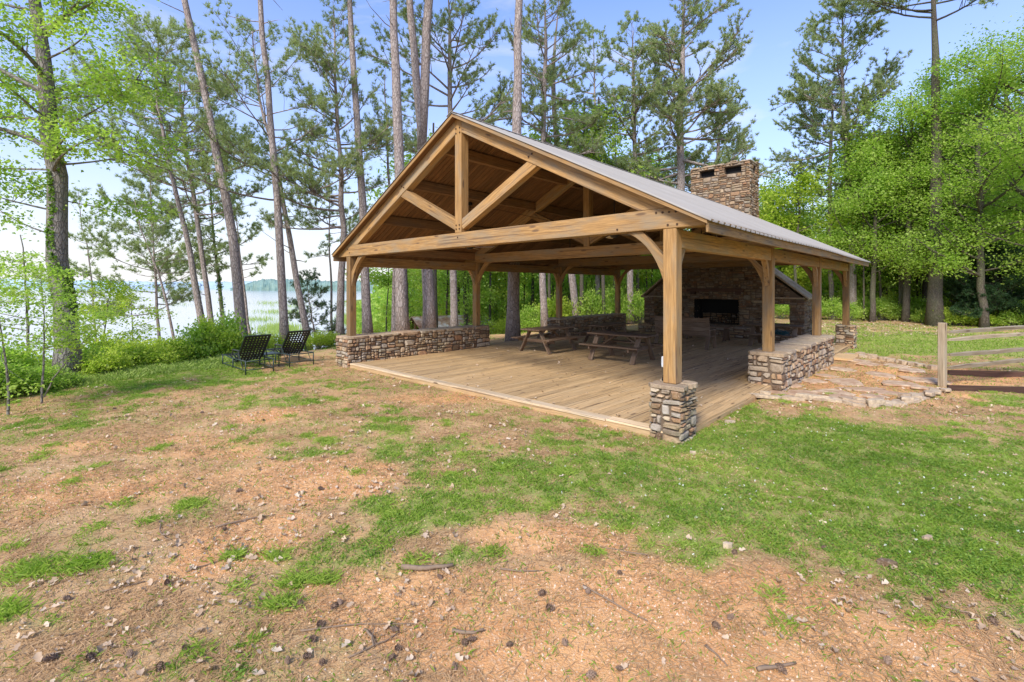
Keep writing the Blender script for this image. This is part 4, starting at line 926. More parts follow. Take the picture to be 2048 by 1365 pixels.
for k in range(5000):
    z = rg.uniform(.3, 7.6); a = rg.uniform(-2.4, .1); r_ = np.interp(z, [0, 3, 8], [.25, .205, .15])+rg.uniform(0, .05)
    if fbm(np.array([z*.9]), np.array([a*1.4+z*.35]), 77)[0] < .57: continue
    C.append(interp_path(Pn, z)+np.array([math.cos(a)*r_, math.sin(a)*r_, 0]))
tri_or_quad('ivy', [leaf_quads(np.array(C), .075, rg, .1)], M['ivy'], o)
# bright leafy trees on the right
GR = 'bright green leafy trees at the right'
for (lab, way, d, w, Rc, z0, z1, sd, mt, nb) in [
    ('big bright green hardwood filling the right edge behind the rail fence', [(1968, 655), (1962, 500), (1958, 300), (1972, 115)], 26, .19, 4.8, 2.4, 15.2, 51, 'leaf', 40),
    ('bright leafy hardwood left of the thick dark pine trunk', [(1812, 652), (1816, 480), (1822, 300), (1822, 185)], 29.5, .2, 3.9, 2.6, 13.4, 52, 'leaf', 34),
    ('tall leafy hardwood cut by the right edge of the view', [(2085, 655), (2080, 400), (2090, 100), (2090, -20)], 24, .30, 4.6, 2.6, 15.5, 53, 'leaf_d', 36),
    ('leafy hardwood with low spreading limbs between the two right hand trunks', [(1905, 655), (1912, 500), (1920, 330), (1925, 240)], 30, .16, 3.6, 3.0, 10.5, 54, 'leaf_d', 26),
    ('bright leafy tree behind the thick dark pine trunk at right', [(1848, 650), (1852, 500), (1856, 300), (1858, 190)], 33, .2, 4.2, 3.0, 13.6, 59, 'leaf', 28),
    ('tall leafy hardwood deep in the right hand foliage near the edge of the view', [(2015, 650), (2015, 500), (2012, 300), (2012, 110)], 33, .26, 5.0, 3.0, 17, 60, 'leaf', 34),
    ('smaller yellow green tree just right of the chimney', [(1588, 650), (1592, 520), (1598, 430), (1592, 360)], 34, .12, 3.0, 2.8, 9.6, 55, 'leaf_y', 16),
    ('bright leafy tree behind the far right corner of the roof', [(1745, 650), (1748, 500), (1752, 400), (1750, 260)], 30, .16, 3.4, 3.0, 11, 56, 'leaf', 26),
    ('young yellow green tree peeking above the roof left of the chimney', [(1330, 655), (1335, 500), (1337, 400), (1340, 370)], 36, .12, 2.4, 3.5, 9.0, 57, 'leaf_y', 13),
    ('leafy tree close behind the chimney right side with pale spring leaves', [(1530, 650), (1535, 500), (1532, 400), (1530, 370)], 38, .14, 2.8, 3.2, 10.0, 58, 'leaf_y', 14)]:
    root, P = pathof(way, d); leafy('hardwood_tree', lab, root, P, [w, w*.8, w*.55, w*.2], z0, z1, Rc, sd, nb, mt, 'darkbark', leaf=.125 if d < 33 else .2, per=52 if d < 33 else 36, group=GR, spray=.5, flatten=.5)
# young saplings at the left edge
GS = 'bright saplings at the left edge'
for (lab, way, d, Rc, z0, z1, sd, nb, r0) in [
    ('thin leaning sapling with bright drooping leaves cut by the left edge', [(20, 830), (12, 730), (0, 640), (-25, 560)], 8.2, .95, 1.0, 2.4, 61, 9, .022),
    ('young sapling with layered bright green leaves in front of the ivy clad hardwood', [(84, 800), (88, 700), (88, 620), (80, 555)], 8.9, 1.15, .9, 2.5, 62, 13, .02),
    ('leaning sapling right of the ivy clad hardwood over the grass edge', [(80, 850), (105, 760), (150, 700), (215, 640)], 9.3, .6, .7, 1.7, 63, 6, .016),
    ('small bright tree growing down the bank right of the ivy clad hardwood', [(195, 760), (205, 690), (215, 620), (222, 560)], 13.5, 1.1, .2, 2.9, 64, 13, .03),
    ('bright leafy tree on the bank behind the ivy clad hardwood', [(60, 760), (55, 650), (52, 560), (40, 470)], 14.5, 1.6, 1.0, 4.4, 65, 16, .05),
    ('yellow green sapling between pines on the bank', [(262, 700), (265, 650), (262, 600), (258, 560)], 17, 1.0, 1.2, 3.2, 66, 9, .025)]:
    root, P = pathof(way, d); P = [p for p in P]
    leafy('sapling', lab, root, P, [r0, r0*.8, r0*.5, r0*.25], z0, z1, Rc, sd, nb, 'leaf' if sd not in (66, 64) else 'leaf_y', 'greybark', leaf=.058 if d < 12 else .075, per=38, group=GS, cat='sapling', rise=-.05, spray=.2, el0=18, flatten=.25)
# ---------------------------------------------------------------- shrubs
def shrub_mesh(seed, mat, leaf=.07, n=60, per=45):
    rg = np.random.default_rng(seed); C = []; T = []; mb = MB()
    for k in range(n):
        a = rg.uniform(0, 6.28); rr = rg.uniform(0, 1)**.6*.62; h = rg.uniform(.35, 1.0)*(1-.45*rr/.62)
        c = np.array([rr*math.cos(a), rr*math.sin(a), h]); mb.tube([(c[0]*.1, c[1]*.1, -.1), (c[0]*.5, c[1]*.5, h*.55), tuple(c)], [.009, .006, .003], 4, cap=False)
        C.append(c+rg.normal(0, 1, (per, 3))*np.array([.13, .13, .085])); T.append(np.clip(rg.uniform(0, .8)+rg.uniform(-.2, .2, per), 0, 1))
    C = np.concatenate(C); C[:, 2] = np.maximum(C[:, 2], .03); V, Fc, T = leaf_quads(C, leaf, rg, .6, np.concatenate(T)); return mesh_np('shrub_leaves', V, Fc, T), mb
SHR = []
for i, mt in enumerate(('leaf_y', 'leaf_y', 'leaf', 'leaf')):
    me, mb = shrub_mesh(80+i, mt); r = bpy.data.objects.new('shrub', None); col.objects.link(r)
    a = link('leaves', me, M[mt], r); b_ = mb.build('stems', M['greybark'], r); SHR.append((r, a, b_))
first = [True]*4
def put_shrub(i, x, y, s, sz, label, group, rz=None, z=None):
    r, a, b_ = SHR[i]
    if first[i]: o = r; first[i] = False
    else:
        o = r.copy(); col.objects.link(o)
        for c_ in (a, b_): q = c_.copy(); col.objects.link(q); q.parent = o
    o.location = (x, y, (Hf(x, y) if z is None else z)-.03); o.rotation_euler = (0, 0, random.uniform(0, 6.28) if rz is None else rz); o.scale = (s, s, sz); tag(o, label, 'shrub', group); return o
GB = 'bright shrubs along the top of the bank'
labs = ['bright green shrub on the bank edge left of the lounge chairs', ]
for (x_, y_, d, s, sz, i) in [(215, 0, 11.9, .8, .75, 0), (250, 0, 12.8, 1.0, .9, 1), (290, 0, 13.2, 1.0, .95, 0), (325, 0, 14.0, 1.05, 1.1, 1), (360, 0, 14.6, 1.0, 1.1, 0), (395, 0, 15.2, 1.1, 1.4, 2), (425, 0, 15.6, 1.1, 1.7, 0), (455, 0, 16.2, 1.1, 1.7, 2), (240, 0, 14.2, 1.3, 1.4, 1), (300, 0, 15.6, 1.3, 1.3, 1), (170, 0, 12.0, .9, .9, 2), (345, 0, 16.5, 1.3, 1.3, 1), (440, 0, 17.4, 1.3, 1.6, 0), (205, 0, 13.2, 1.2, 1.3, 1)]:
    X_ = (x_-1024)/F*d; put_shrub(i, X_, d, s, sz, 'bright green shrub in the thicket on the bank edge left of the lounge chairs', GB)
for (x_, d, s, sz, i) in [(520, 17.0, .9, .9, 1), (545, 17.8, .8, .9, 1), (640, 19.0, .8, .8, 1), (660, 19.6, .8, .7, 1), (508, 18.5, .9, 1.1, 1), (590, 19.5, .7, .6, 1)]:
    X_ = (x_-1024)/F*d; put_shrub(i, X_, d, s, sz, 'low yellow green shrub seen behind the lounge chairs against the water', 'low shrubs behind the lounge chairs')
for (x_, d, s, sz, i) in [(10, 9.4, .85, .65, 3), (60, 9.9, .8, .55, 2), (105, 10.4, .7, .5, 2), (-40, 9.0, 1.0, .8, 3), (20, 11.5, 1.2, 1.1, 2), (70, 12.6, 1.2, 1.1, 0), (-20, 12.5, 1.3, 1.4, 2)]:
    X_ = (x_-1024)/F*d; put_shrub(i, X_, d, s, sz, 'leafy shrub in the overgrown corner at the foot of the ivy clad hardwood', 'shrubs at the left edge')
for (x_, d, s, sz, i) in [(2010, 27.5, 1.3, 1.6, 2), (2045, 27, 1.4, 1.8, 1), (1960, 29, 1.5, 1.9, 0), (1925, 30, 1.4, 1.8, 1), (2080, 25.5, 1.3, 1.3, 0), (1780, 32, 1.5, 2.0, 1), (1885, 27.5, 1.2, 1.3, 0), (1915, 27.2, 1.2, 1.0, 0), (1850, 28.6, .9, .9, 2), (1760, 31, 1.5, 1.5, 2), (1800, 30.5, 1.4, 1.2, 3), (1725, 32, 1.5, 1.6, 3), (1945, 27, 1.2, .9, 3), (2030, 26, 1.4, 1.2, 3), (1700, 30.5, 1.2, 1.2, 2), (1832, 31, 1.3, 1.6, 3), (1990, 29, 1.4, 1.5, 3), (1975, 26.5, 1.0, .7, 0), (1665, 32, 1.3, 1.5, 2), (1630, 33, 1.4, 1.7, 3), (1590, 34, 1.5, 1.7, 2), (1560, 33, 1.3, 1.5, 2)]:
    X_ = (x_-1024)/F*d; put_shrub(i, X_, d, s, sz, 'green undergrowth shrub along the woodland edge beyond the lawn', 'shrubs along the woodland edge')
for (x_, d, s, sz, i) in [(745, 23, 1.0, 1.0, 1), (750, 27, 1.4, 1.6, 1), (1010, 30, 1.5, 1.7, 0), (1060, 26, 1.2, 1.5, 2), (1110, 27, 1.6, 2.2, 0), (1180, 27, 1.5, 2.2, 3), (1230, 29, 1.6, 2.4, 2), (1275, 28, 1.4, 2.0, 3), (720, 26, 1.4, 1.8, 1), (1040, 34, 1.8, 2.6, 1), (1150, 33, 1.8, 2.6, 0), (1210, 34, 1.8, 2.8, 2)]:
    X_ = (x_-1024)/F*d; put_shrub(i, X_, d, s, sz, 'green understory shrub seen through the pavilion on the slope behind it', 'understory shrubs behind the pavilion')
# ---------------------------------------------------------------- woodland trees (prototypes + copies)
protos = []
for i, (mt, ht, z0, Rc, sd, r0) in enumerate([('leaf', 13, 1.6, 2.4, 91, .09), ('leaf_y', 11, 1.2, 2.2, 92, .07), ('leaf_d', 15, 2.4, 2.8, 93, .13), ('leaf', 9, .9, 2.0, 94, .05), ('leaf_y', 14, 3, 2.6, 95, .11)]):
    lean = random.uniform(-.6, .6)
    protos.append(leafy('woodland_tree', 'x', (0, 0, -50), [(0, 0, -.5), (lean*.3, .1, ht*.35), (lean, 0, ht*.7), (lean*1.2, .1, ht)], [r0, r0*.8, r0*.6, r0*.2], z0, ht*.96, Rc, sd, 24, mt, 'darkbark', leaf=.21, per=24, cat='woodland tree', spray=.6, proto=True, flatten=.4))
used = [False]*5
rg = np.random.default_rng(123)
def put_tree(i, x, y, s, label, group):
    o = protos[i] if not used[i] else copy_tree(protos[i]); used[i] = True
    o.location = (x, y, Hf(x, y)); o.rotation_euler = (rg.uniform(-.03, .03), rg.uniform(-.03, .03), rg.uniform(0, 6.28)); o.scale = (s, s, s*rg.uniform(.9, 1.1)); tag(o, label, 'woodland tree', group)
G1 = 'trees of the woodland seen through the pavilion'; G2 = 'trees of the woodland edge beyond the right hand lawn'; G3 = 'trees of the woodland behind the chimney'
for k in range(44):
    px_ = 765+(1340-765)*(k+rg.uniform(0, 1))/44; d = rg.uniform(29, 48) if k % 2 else rg.uniform(36, 60); put_tree(int(rg.choice([0, 0, 1, 2, 3, 4, 1])), (px_-1024)/F*d, d, rg.uniform(.55, .85), 'slender leafy hardwood in the dense green woodland seen through the pavilion', G1)
for k in range(24):
    px_ = 1340+(1700-1340)*(k+rg.uniform(0, 1))/24; d = rg.uniform(38, 60); put_tree(int(rg.choice([0, 1, 4, 1, 4])), (px_-1024)/F*d, d, rg.uniform(.6, .9), 'leafy hardwood of the green woodland behind the chimney and fireplace', G3)
for k in range(64):
    px_ = 1690+(2520-1690)*(k+rg.uniform(0, 1))/64; d = rg.uniform(31, 40) if k % 3 else rg.uniform(40, 58); put_tree(int(rg.choice([0, 0, 2, 2, 3, 4])), (px_-1024)/F*d, d, rg.uniform(.65, 1.05), 'thin trunked leafy hardwood in the shady woodland edge beyond the right hand lawn', G2)
# bare thin trunks in the wood
def pole(x_, d, w, lean, label, group, h=13):
    X_ = (x_-1024)/F*d; z = Hf(X_, d); o = empty('woodland_trunk_tree', (X_, d, z), 0, label, 'woodland tree', group); m = MB(); n = 7
    pts = [(lean*(i/n)**1.3*h+rg.normal(0, .03), rg.normal(0, .05), -.3+h*i/n) for i in range(n+1)]; m.tube(pts, list(np.linspace(w/2, w/5, n+1)), 8, wob=.05)
    C = [];
    for k in range(12):
        zz_ = rg.uniform(.5, 1)*h; a = rg.uniform(0, 6.28); L_ = rg.uniform(.8, 2.2); p0 = np.array(pts[int(zz_/h*n)]); q, de = curve_pts(p0, [math.cos(a), math.sin(a), .5], L_, 4, .2, .4, rg); m.tube(q, list(np.linspace(w/7, .01, 5)), 4, cap=False); C.append(q[-1]+rg.normal(0, 1, (110, 3))*np.array([.6, .6, .3])); C.append(q[2]+rg.normal(0, 1, (70, 3))*np.array([.5, .5, .25]))
    m.build('trunk', M['darkbark'], o, smooth=True); tri_or_quad('crown', [leaf_quads(np.concatenate(C), .2, rg, .8)], M['leaf_d'], o)
for k in range(26):
    x_ = 770+(1330-770)*(k+rg.uniform(0, 1))/26; pole(x_, rg.uniform(26, 42), rg.uniform(.12, .3), rg.uniform(-.03, .03), 'dark thin trunked tree among the green leaves seen through the pavilion', 'dark thin trunks seen through the pavilion')
for k in range(44):
    x_ = 1690+(2048-1690)*(k+rg.uniform(0, 1))/44; pole(x_, rg.uniform(30, 42), rg.uniform(.10, .28), rg.uniform(-.03, .03), 'dark thin trunked tree in the shade of the woodland edge beyond the lawn', 'dark thin trunks beyond the right hand lawn')
# far woodland mass
n = 270000; a = rg.uniform(0, 1, n); d = rg.uniform(46, 78, n); pxs = 700+2000*a; X_ = (pxs-1024)/F*d
zt_ = 7.0+4.5*fbm(pxs/60, d*.05, 9, 3)+np.clip((pxs-1650)/250, 0, 2)*1.8-2.2*np.exp(-((pxs-1580)/110)**2); zt_ *= ss(690, 800, pxs)*.55+.45
zb_ = H(X_, d); Z_ = zb_+rg.uniform(0, 1, n)**.9*(zt_-zb_*.35)
keep = fbm(X_*.45, Z_*.5+d*.2, 4, 3) > .40
C = np.stack([X_, d, Z_], 1)[keep]; V, Fc, T = leaf_quads(C, .42, rg, .5)
wd_ = tri_or_quad('far_woodland', [(V, Fc, T)], M['leaf'], None); tag(wd_, 'dense mass of green spring woodland closing the view behind the pavilion and lawn', 'woodland', kind='stuff')
# ---------------------------------------------------------------- lake and far shore
WZ = -5.6
t = NT('lake_water'); p = t.pos(); n1 = t.noise(t.scale(p, .5, 2.2, 1), .8, 5, .6)
pr = t.pbr((.46, .49, .50), .12, t.bump(n1, .25, .05), 0, .9); M['water'] = t.m
me = mesh_np('lake_water', np.array([(-2600, 15, WZ), (300, 15, WZ), (300, 2500, WZ), (-2600, 2500, WZ)]), np.array([[0, 1, 2, 3]])); tag(link('lake_water', me, M['water']), kind='structure')
def farmat(name, a, b_):
    t = NT(name); p = t.pos(); n1 = t.noise(t.scale(p, 1, 1, 1.4), .09, 6, .7); t.pbr(t.mix(t.ramp(n1, [(.35, 0.0), (.65, 1.0)]), a, b_), 1.0, None, 0, 0); return t.m
M['far1'] = farmat('hazed_shore_trees', (.13, .22, .21), (.24, .33, .28)); M['far2'] = farmat('hazed_hill', (.32, .42, .50), (.38, .48, .55))  # bluish air haze is put into the far shore and hill colours
def ridge(name, px0, px1, d0, d1, hh, seed, mat, label=None, dep=60):
    n = 420; xs = np.linspace(px0, px1, n); f = np.linspace(0, 1, n); d = d0+(d1-d0)*f; vs = []
    hz = hh*(.62+.55*fbm(f*4, f*0, seed, 3))*np.clip(np.minimum(f*7, (1-f)*12)+.2, 0, 1)+hh*.28*(fbm(f*170, f*0, seed+3, 3)-.5)
    for j, (q, w) in enumerate(((0, 0), (.05, .6), (.3, .95), (1, 1.0), (1.6, .8))):
        for i in range(n): dd_ = d[i]+dep*q; vs.append(((xs[i]-1024)/F*dd_, dd_+random.uniform(-4, 4), WZ-1+(hz[i]+1)*w+random.uniform(-.6, .6)*(w > 0)))
    idx = np.arange(n*5).reshape(5, n); fc = np.stack([idx[:-1, :-1], idx[:-1, 1:], idx[1:, 1:], idx[1:, :-1]], -1).reshape(-1, 4)
    return tag(link(name, mesh_np(name, np.array(vs), fc), mat), kind='structure')
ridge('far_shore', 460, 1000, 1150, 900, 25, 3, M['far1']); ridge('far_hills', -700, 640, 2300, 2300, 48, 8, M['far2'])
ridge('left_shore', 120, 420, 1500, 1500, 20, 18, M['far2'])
# reeds in the water
rr_ = []
for (x_, y_, rx, ry, nn_) in [(540, 607, 40, 4, 300), (555, 625, 60, 3, 350), (560, 660, 45, 8, 1100), (735, 605, 40, 14, 9000), (705, 640, 25, 8, 2500), (520, 640, 40, 3, 200), (585, 613, 40, 3, 160), (350, 610, 60, 4, 120), (745, 630, 30, 14, 6000)]:
    px_ = rg.normal(x_, rx*.5, nn_); py_ = rg.normal(y_, ry*.6, nn_); py_ = np.clip(py_, 590, 700); d = F*(CH-WZ)/(py_-HY); d = np.minimum(d, 260); X_ = (px_-1024)/F*d; rr_.append(np.stack([X_, d, np.full(nn_, WZ)], 1))
C = np.concatenate(rr_); n = len(C); hgt = rg.uniform(.4, 1.3, (n, 1)); dx = rg.normal(0, .25, (n, 3)); dx[:, 2] = 0
V = np.stack([C-[.05, 0, 0], C+[.05, 0, 0], C+dx+np.array([0, 0, 1])*hgt], 1).reshape(-1, 3); V.reshape(-1, 3, 3)[:, :2] *= 1
o = link('reeds', mesh_np('reeds', V, np.arange(n*3).reshape(-1, 3), rg.uniform(0, 1, n)), M['weed']); tag(o, 'patches of yellow green reeds standing in the shallow lake', 'reeds', kind='stuff')
# ---------------------------------------------------------------- grass, clover, litter
def scatter(n, dmin, dmax, pw=1.0, px0=-330, px1=2480):
    u = rg.uniform(0, 1, n); d = (dmin**pw+(dmax**pw-dmin**pw)*u)**(1/pw); px_ = rg.uniform(px0, px1, n); return (px_-1024)/F*d, d
def outside(x, y):
    s, t_ = st(x, y); return ~((s > -.2) & (s < 9.8) & (t_ > -.22) & (t_ < 15))
def blades(x, y, hgt, wid, lean=.5, tint=None):
    n = len(x); z = H(x, y)-.004; b_ = np.stack([x, y, z], 1); a = rg.uniform(0, 6.28, n); pr = np.stack([np.cos(a), np.sin(a), np.zeros(n)], 1)
    h_ = (hgt*rg.uniform(.5, 1.3, n))[:, None]; w_ = np.asarray(wid)*np.ones(n); ln = rg.normal(0, lean, (n, 3)); ln[:, 2] = 0; mid = b_+np.array([0, 0, .6])*h_+ln*h_*.35; tip = b_+np.array([0, 0, .95])*h_+ln*h_*.95
    V = np.stack([b_-pr*w_[:, None]/2, b_+pr*w_[:, None]/2, mid+pr*w_[:, None]*.4, tip], 1).reshape(-1, 3); Fc = np.arange(n*4).reshape(-1, 4)
    return V, Fc, (rg.uniform(0, 1, n) if tint is None else tint)
parts = []
x, y = scatter(1400000, 2.5, 13, 1.3); g = green(x, y); p_ = np.maximum(ss(.10, 1.1, g), .07)*(.12+.88*ss(.38, .62, fbm(x*9, y*9, 61, 3))); k = (rg.uniform(0, 1, len(x)) < p_) & outside(x, y); x, y = x[k], y[k]
parts.append(blades(x, y, .028+.012*fbm(x*2, y*2, 5, 2), .0020+.0008*y, .7, np.clip(fbm(x*1.5, y*1.5, 71, 3)*.9+rg.uniform(-.25, .3, len(x)), 0, 1)))
x, y = scatter(220000, 12, 32, 1.5); g = green(x, y); k = (rg.uniform(0, 1, len(x)) < ss(.25, .8, g)) & outside(x, y); x, y = x[k], y[k]
parts.append(blades(x, y, np.full(len(x), .06), .0035+.0012*y, .6))
# tussocks of brighter grass
tx, ty = scatter(420, 2.8, 11, 1.5); g = green(tx, ty); k = (g > .12) & (g < .75) & outside(tx, ty); tx, ty = tx[k], ty[k]
cx = np.repeat(tx, 110)+rg.normal(0, .055, len(tx)*110); cy = np.repeat(ty, 110)+rg.normal(0, .05, len(tx)*110)
parts.append(blades(cx, cy, np.full(len(cx), .045), .0026, .8, rg.uniform(.45, 1, len(cx))))
# named bright tussocks of the photo
for (x_, y_, n_, s_) in [(650, 880, 500, .09), (170, 1135, 900, .13), (60, 1145, 900, .14), (790, 1030, 400, .07), (470, 1110, 350, .07), (555, 1110, 350, .08), (585, 1170, 400, .07), (650, 1160, 350, .07), (10, 1230, 500, .1), (1130, 945, 500, .09), (380, 1010, 600, .1), (560, 1215, 400, .07), (1440, 985, 250, .06), (765, 845, 200, .09), (905, 950, 250, .09), (1000, 940, 250, .09)]:
    c = gp(x_, y_); n_ = int(n_*.8); cx = rg.normal(c[0], s_*.75, n_); cy = rg.normal(c[1], s_*.55, n_); parts.append(blades(cx, cy, np.full(n_, .05), .003, .8, rg.uniform(.5, 1, n_)))
o = tri_or_quad('grass', parts, M['grass'], None); tag(o, 'patchy short spring lawn grass growing over the clay ground', 'grass', kind='stuff')
# clover leaves
x, y = scatter(380000, 2.6, 11, 1.3); g = green(x, y); k = (rg.uniform(0, 1, len(x)) < ss(.4, 1.0, g)*ss(.42, .6, fbm(x*2.2, y*2.2, 88, 3))) & outside(x, y); x, y = x[k], y[k]
C = np.stack([x, y, H(x, y)+rg.uniform(.008, .035, len(x))], 1); o = tri_or_quad('clover', [leaf_quads(C, .019, rg, 1.4)], M['ivy'], None); tag(o, 'low green clover leaves mixed through the lawn', 'clover', kind='stuff')
x, y = scatter(560, 3.2, 10, 1.2, 1000, 2110); g = green(x, y); k = (g > .75) & (fbm(x*1.2, y*1.2, 99, 2) > .5) & outside(x, y); x, y = x[k], y[k]
C = np.repeat(np.stack([x, y, H(x, y)+.05], 1), 12, 0); C += rg.normal(0, .0045, C.shape); o = tri_or_quad('clover_flowers', [leaf_quads(C, .0075, rg, .2)], M['white'], None); tag(o, 'small round white clover flowers dotting the lawn', 'clover flowers', kind='stuff')
# weeds at the left corner and bank
parts = []
x, y = scatter(170000, 5, 16, 1.3, -330, 560); e = edge_dist(x, y); k = (e > -.3+1.4*fbm(x, y, 41, 3)) & (e < 4) & (rg.uniform(0, 1, len(x)) < ss(-1.0, 1.2, e)); x, y, e = x[k], y[k], e[k]
parts.append(blades(x, y, .07+.18*ss(0, 2, e)*rg.uniform(.4, 1, len(x)), .004+.0007*y, .5))
o = tri_or_quad('tall_weeds', parts, M['weed'], None); tag(o, 'taller pale green weeds and grass along the edge of the bank', 'weeds', kind='stuff')
# pine straw
x, y = scatter(420000, 2.5, 15, 1.1); g = green(x, y); bm_ = blob(BW, x, y); dn = fbm(x*2.5, y*2.5, 15, 4); k = (rg.uniform(0, 1, len(x)) < (.25+.75*ss(.42, .6, dn))*(1-.75*ss(.3, .8, g))*(1-.6*bm_)) & outside(x, y); x, y = x[k], y[k]; n = len(x)
z = H(x, y)+rg.uniform(.001, .014, n); a = rg.uniform(0, 6.28, n); L_ = rg.uniform(.04, .12, n); d3 = np.stack([np.cos(a)*L_, np.sin(a)*L_, rg.uniform(-.006, .012, n)], 1); pr = np.stack([-np.sin(a), np.cos(a), np.zeros(n)], 1)*(.0015+.0004*y)[:, None]; b_ = np.stack([x, y, z], 1)
V = np.stack([b_-pr, b_+pr, b_+d3], 1).reshape(-1, 3); o = link('pine_straw', mesh_np('pine_straw', V, np.arange(n*3).reshape(-1, 3), rg.uniform(0, 1, n)), M['straw']); tag(o, 'fallen brown pine needles carpeting the ground', 'pine straw', kind='stuff')
# dry leaves (curled)
x, y = scatter(14000, 2.5, 14, 1.15); dn = fbm(x*1.7, y*1.7, 25, 3); g = green(x, y); k = (rg.uniform(0, 1, len(x)) < (.06+.94*ss(.5, .64, dn))*(1-.93*ss(.35, .8, g))) & outside(x, y); x, y = x[k], y[k]
n2 = 2600; cxx = rg.uniform(1620, 1930, n2); cyy = rg.uniform(643, 672, n2); d = F*CH/(cyy-HY); x = np.concatenate([x, (cxx-1024)/F*d]); y = np.concatenate([y, d]); n = len(x)
n3 = 260; s3 = rg.uniform(.2, 9.2, n3); t3 = 14.5*rg.uniform(0, 1, n3)**1.5; zl = np.concatenate([H(x, y)+.016, np.full(n3, .093)])
x = np.concatenate([x, P1[0]+UD[0]*s3+VD[0]*t3]); y = np.concatenate([y, P1[1]+UD[1]*s3+VD[1]*t3]); n = len(x)
C = np.stack([x, y, zl], 1); nr = unit(rg.normal(0, .45, (n, 3))+[0, 0, 1.0]); a = unit(np.cross(nr, rg.normal(0, 1, (n, 3)))); b_ = np.cross(nr, a); s = (.008+.024*rg.uniform(0, 1, (n, 1))**1.8)*(1+.03*y[:, None]); f_ = nr*s*rg.uniform(.1, .9, (n, 1))
ring = [C-a*s+f_*.5, C-a*s*.5+b_*s*.62+f_, C-a*s*.05+b_*s*.4, C+a*s*.35+b_*s*.66+f_, C+a*s*1.15+f_*.3, C+a*s*.4-b_*s*.6+f_, C+a*s*.0-b_*s*.38, C-a*s*.55-b_*s*.6+f_*1.2]
V = np.stack([C]+ring, 1).reshape(-1, 3); base = np.arange(n)[:, None]*9; Fc = np.stack([np.concatenate([base, base+1+k, base+1+(k+1) % 8], 1) for k in range(8)], 1).reshape(-1, 3)
o = link('dry_leaves', mesh_np('dry_leaves', V, Fc, np.repeat(rg.uniform(0, 1, n), 8)), M['dryleaf']); tag(o, 'curled pale brown fallen leaves scattered over the ground', 'fallen leaves', kind='stuff')
# gravel crumbs of clay
x, y = scatter(90000, 2.5, 9, 1.2); bm_ = blob(BW, x, y); k = (rg.uniform(0, 1, len(x)) < .12+.9*bm_) & outside(x, y); x, y = x[k], y[k]; n = len(x); s = rg.uniform(.002, .0085, (n, 1))*(1+.06*y[:, None])
C = np.stack([x, y, H(x, y)], 1); tet = np.array([(-1, -.6, 0), (1, -.5, 0), (.1, 1.1, 0), (0, .1, 1.1)]); V = (C[:, None]+tet[None]*s[:, :, None]*rg.uniform(.6, 1.3, (n, 4, 1))).reshape(-1, 3); b0 = np.arange(n)[:, None]*4
Fc = np.stack([b0+[0, 1, 3], b0+[1, 2, 3], b0+[2, 0, 3]], 1).reshape(-1, 3)
t = NT('clay_crumb'); ti = t.attr('tint'); t.pbr(t.ramp(ti, [(0, (.5, .26, .12)), (.6, (.72, .46, .26)), (1, (.78, .62, .46))]), .95); M['crumb'] = t.m
o = link('clay_crumbs', mesh_np('clay_crumbs', V, Fc, np.repeat(rg.uniform(0, 1, n), 3)), M['crumb']); tag(o, 'small orange clay crumbs and grit on the bare patches', 'grit', kind='stuff')
# pine cones
def cone_mesh():
    mb = MB(); mb.tube([(0, 0, -.03), (0, 0, 0), (0, 0, .03)], [.008, .018, .006], 6)
    for k in range(46):
        f = (k+.5)/46; z = -.035+.07*f; a = k*2.399; r = .03*math.sin(math.pi*(.18+.78*f)); c_, s_ = math.cos(a), math.sin(a)
        p = [(c_*.006-s_*.004, s_*.006+c_*.004, z), (c_*.006+s_*.004, s_*.006-c_*.004, z), (c_*r+s_*.007, s_*r-c_*.007, z+.012), (c_*(r+.004), s_*(r+.004), z+.018), (c_*r-s_*.007, s_*r+c_*.007, z+.012)]
        mb.add(p, [(0, 1, 2, 3, 4)])
    return mb
c0 = cone_mesh().build('pine_cone', M['cone']); i = 0
spots = [(575, 1335), (612, 1322), (1098, 1225), (1085, 1195), (670, 1215), (680, 1210), (625, 1285), (640, 1255), (910, 1340), (795, 1300), (790, 1260), (785, 1320), (945, 1285), (1430, 1255), (1460, 1235), (1775, 1330), (1240, 1345), (1180, 1355), (1130, 1295), (690, 940), (105, 1325), (135, 1205), (320, 1345), (370, 1305), (260, 1320), (335, 1170), (480, 985), (640, 980), (645, 1335), (180, 1325), (545, 920), (527, 842), (930, 1290), (880, 1160), (1470, 1110), (1650, 1095), (1175, 1190), (230, 820), (405, 828), (1240, 1150), (600, 1215), (450, 1060), (1020, 1300), (1985, 1250), (1560, 1340)]
for x_, y_ in spots:
    o = c0 if i == 0 else c0.copy()
    if i: col.objects.link(o)
    i += 1; x, y = gp(x_, y_); s_ = random.uniform(.5, .85); o.scale = (s_,)*3; o.location = (x, y, Hf(x, y)+.018); o.rotation_euler = (random.uniform(1.1, 1.9), random.uniform(-.4, .4), random.uniform(0, 6.28)); tag(o, 'small dark open pine cone lying on the ground in front of the pavilion', 'pine cone', 'pine cones scattered on the ground')
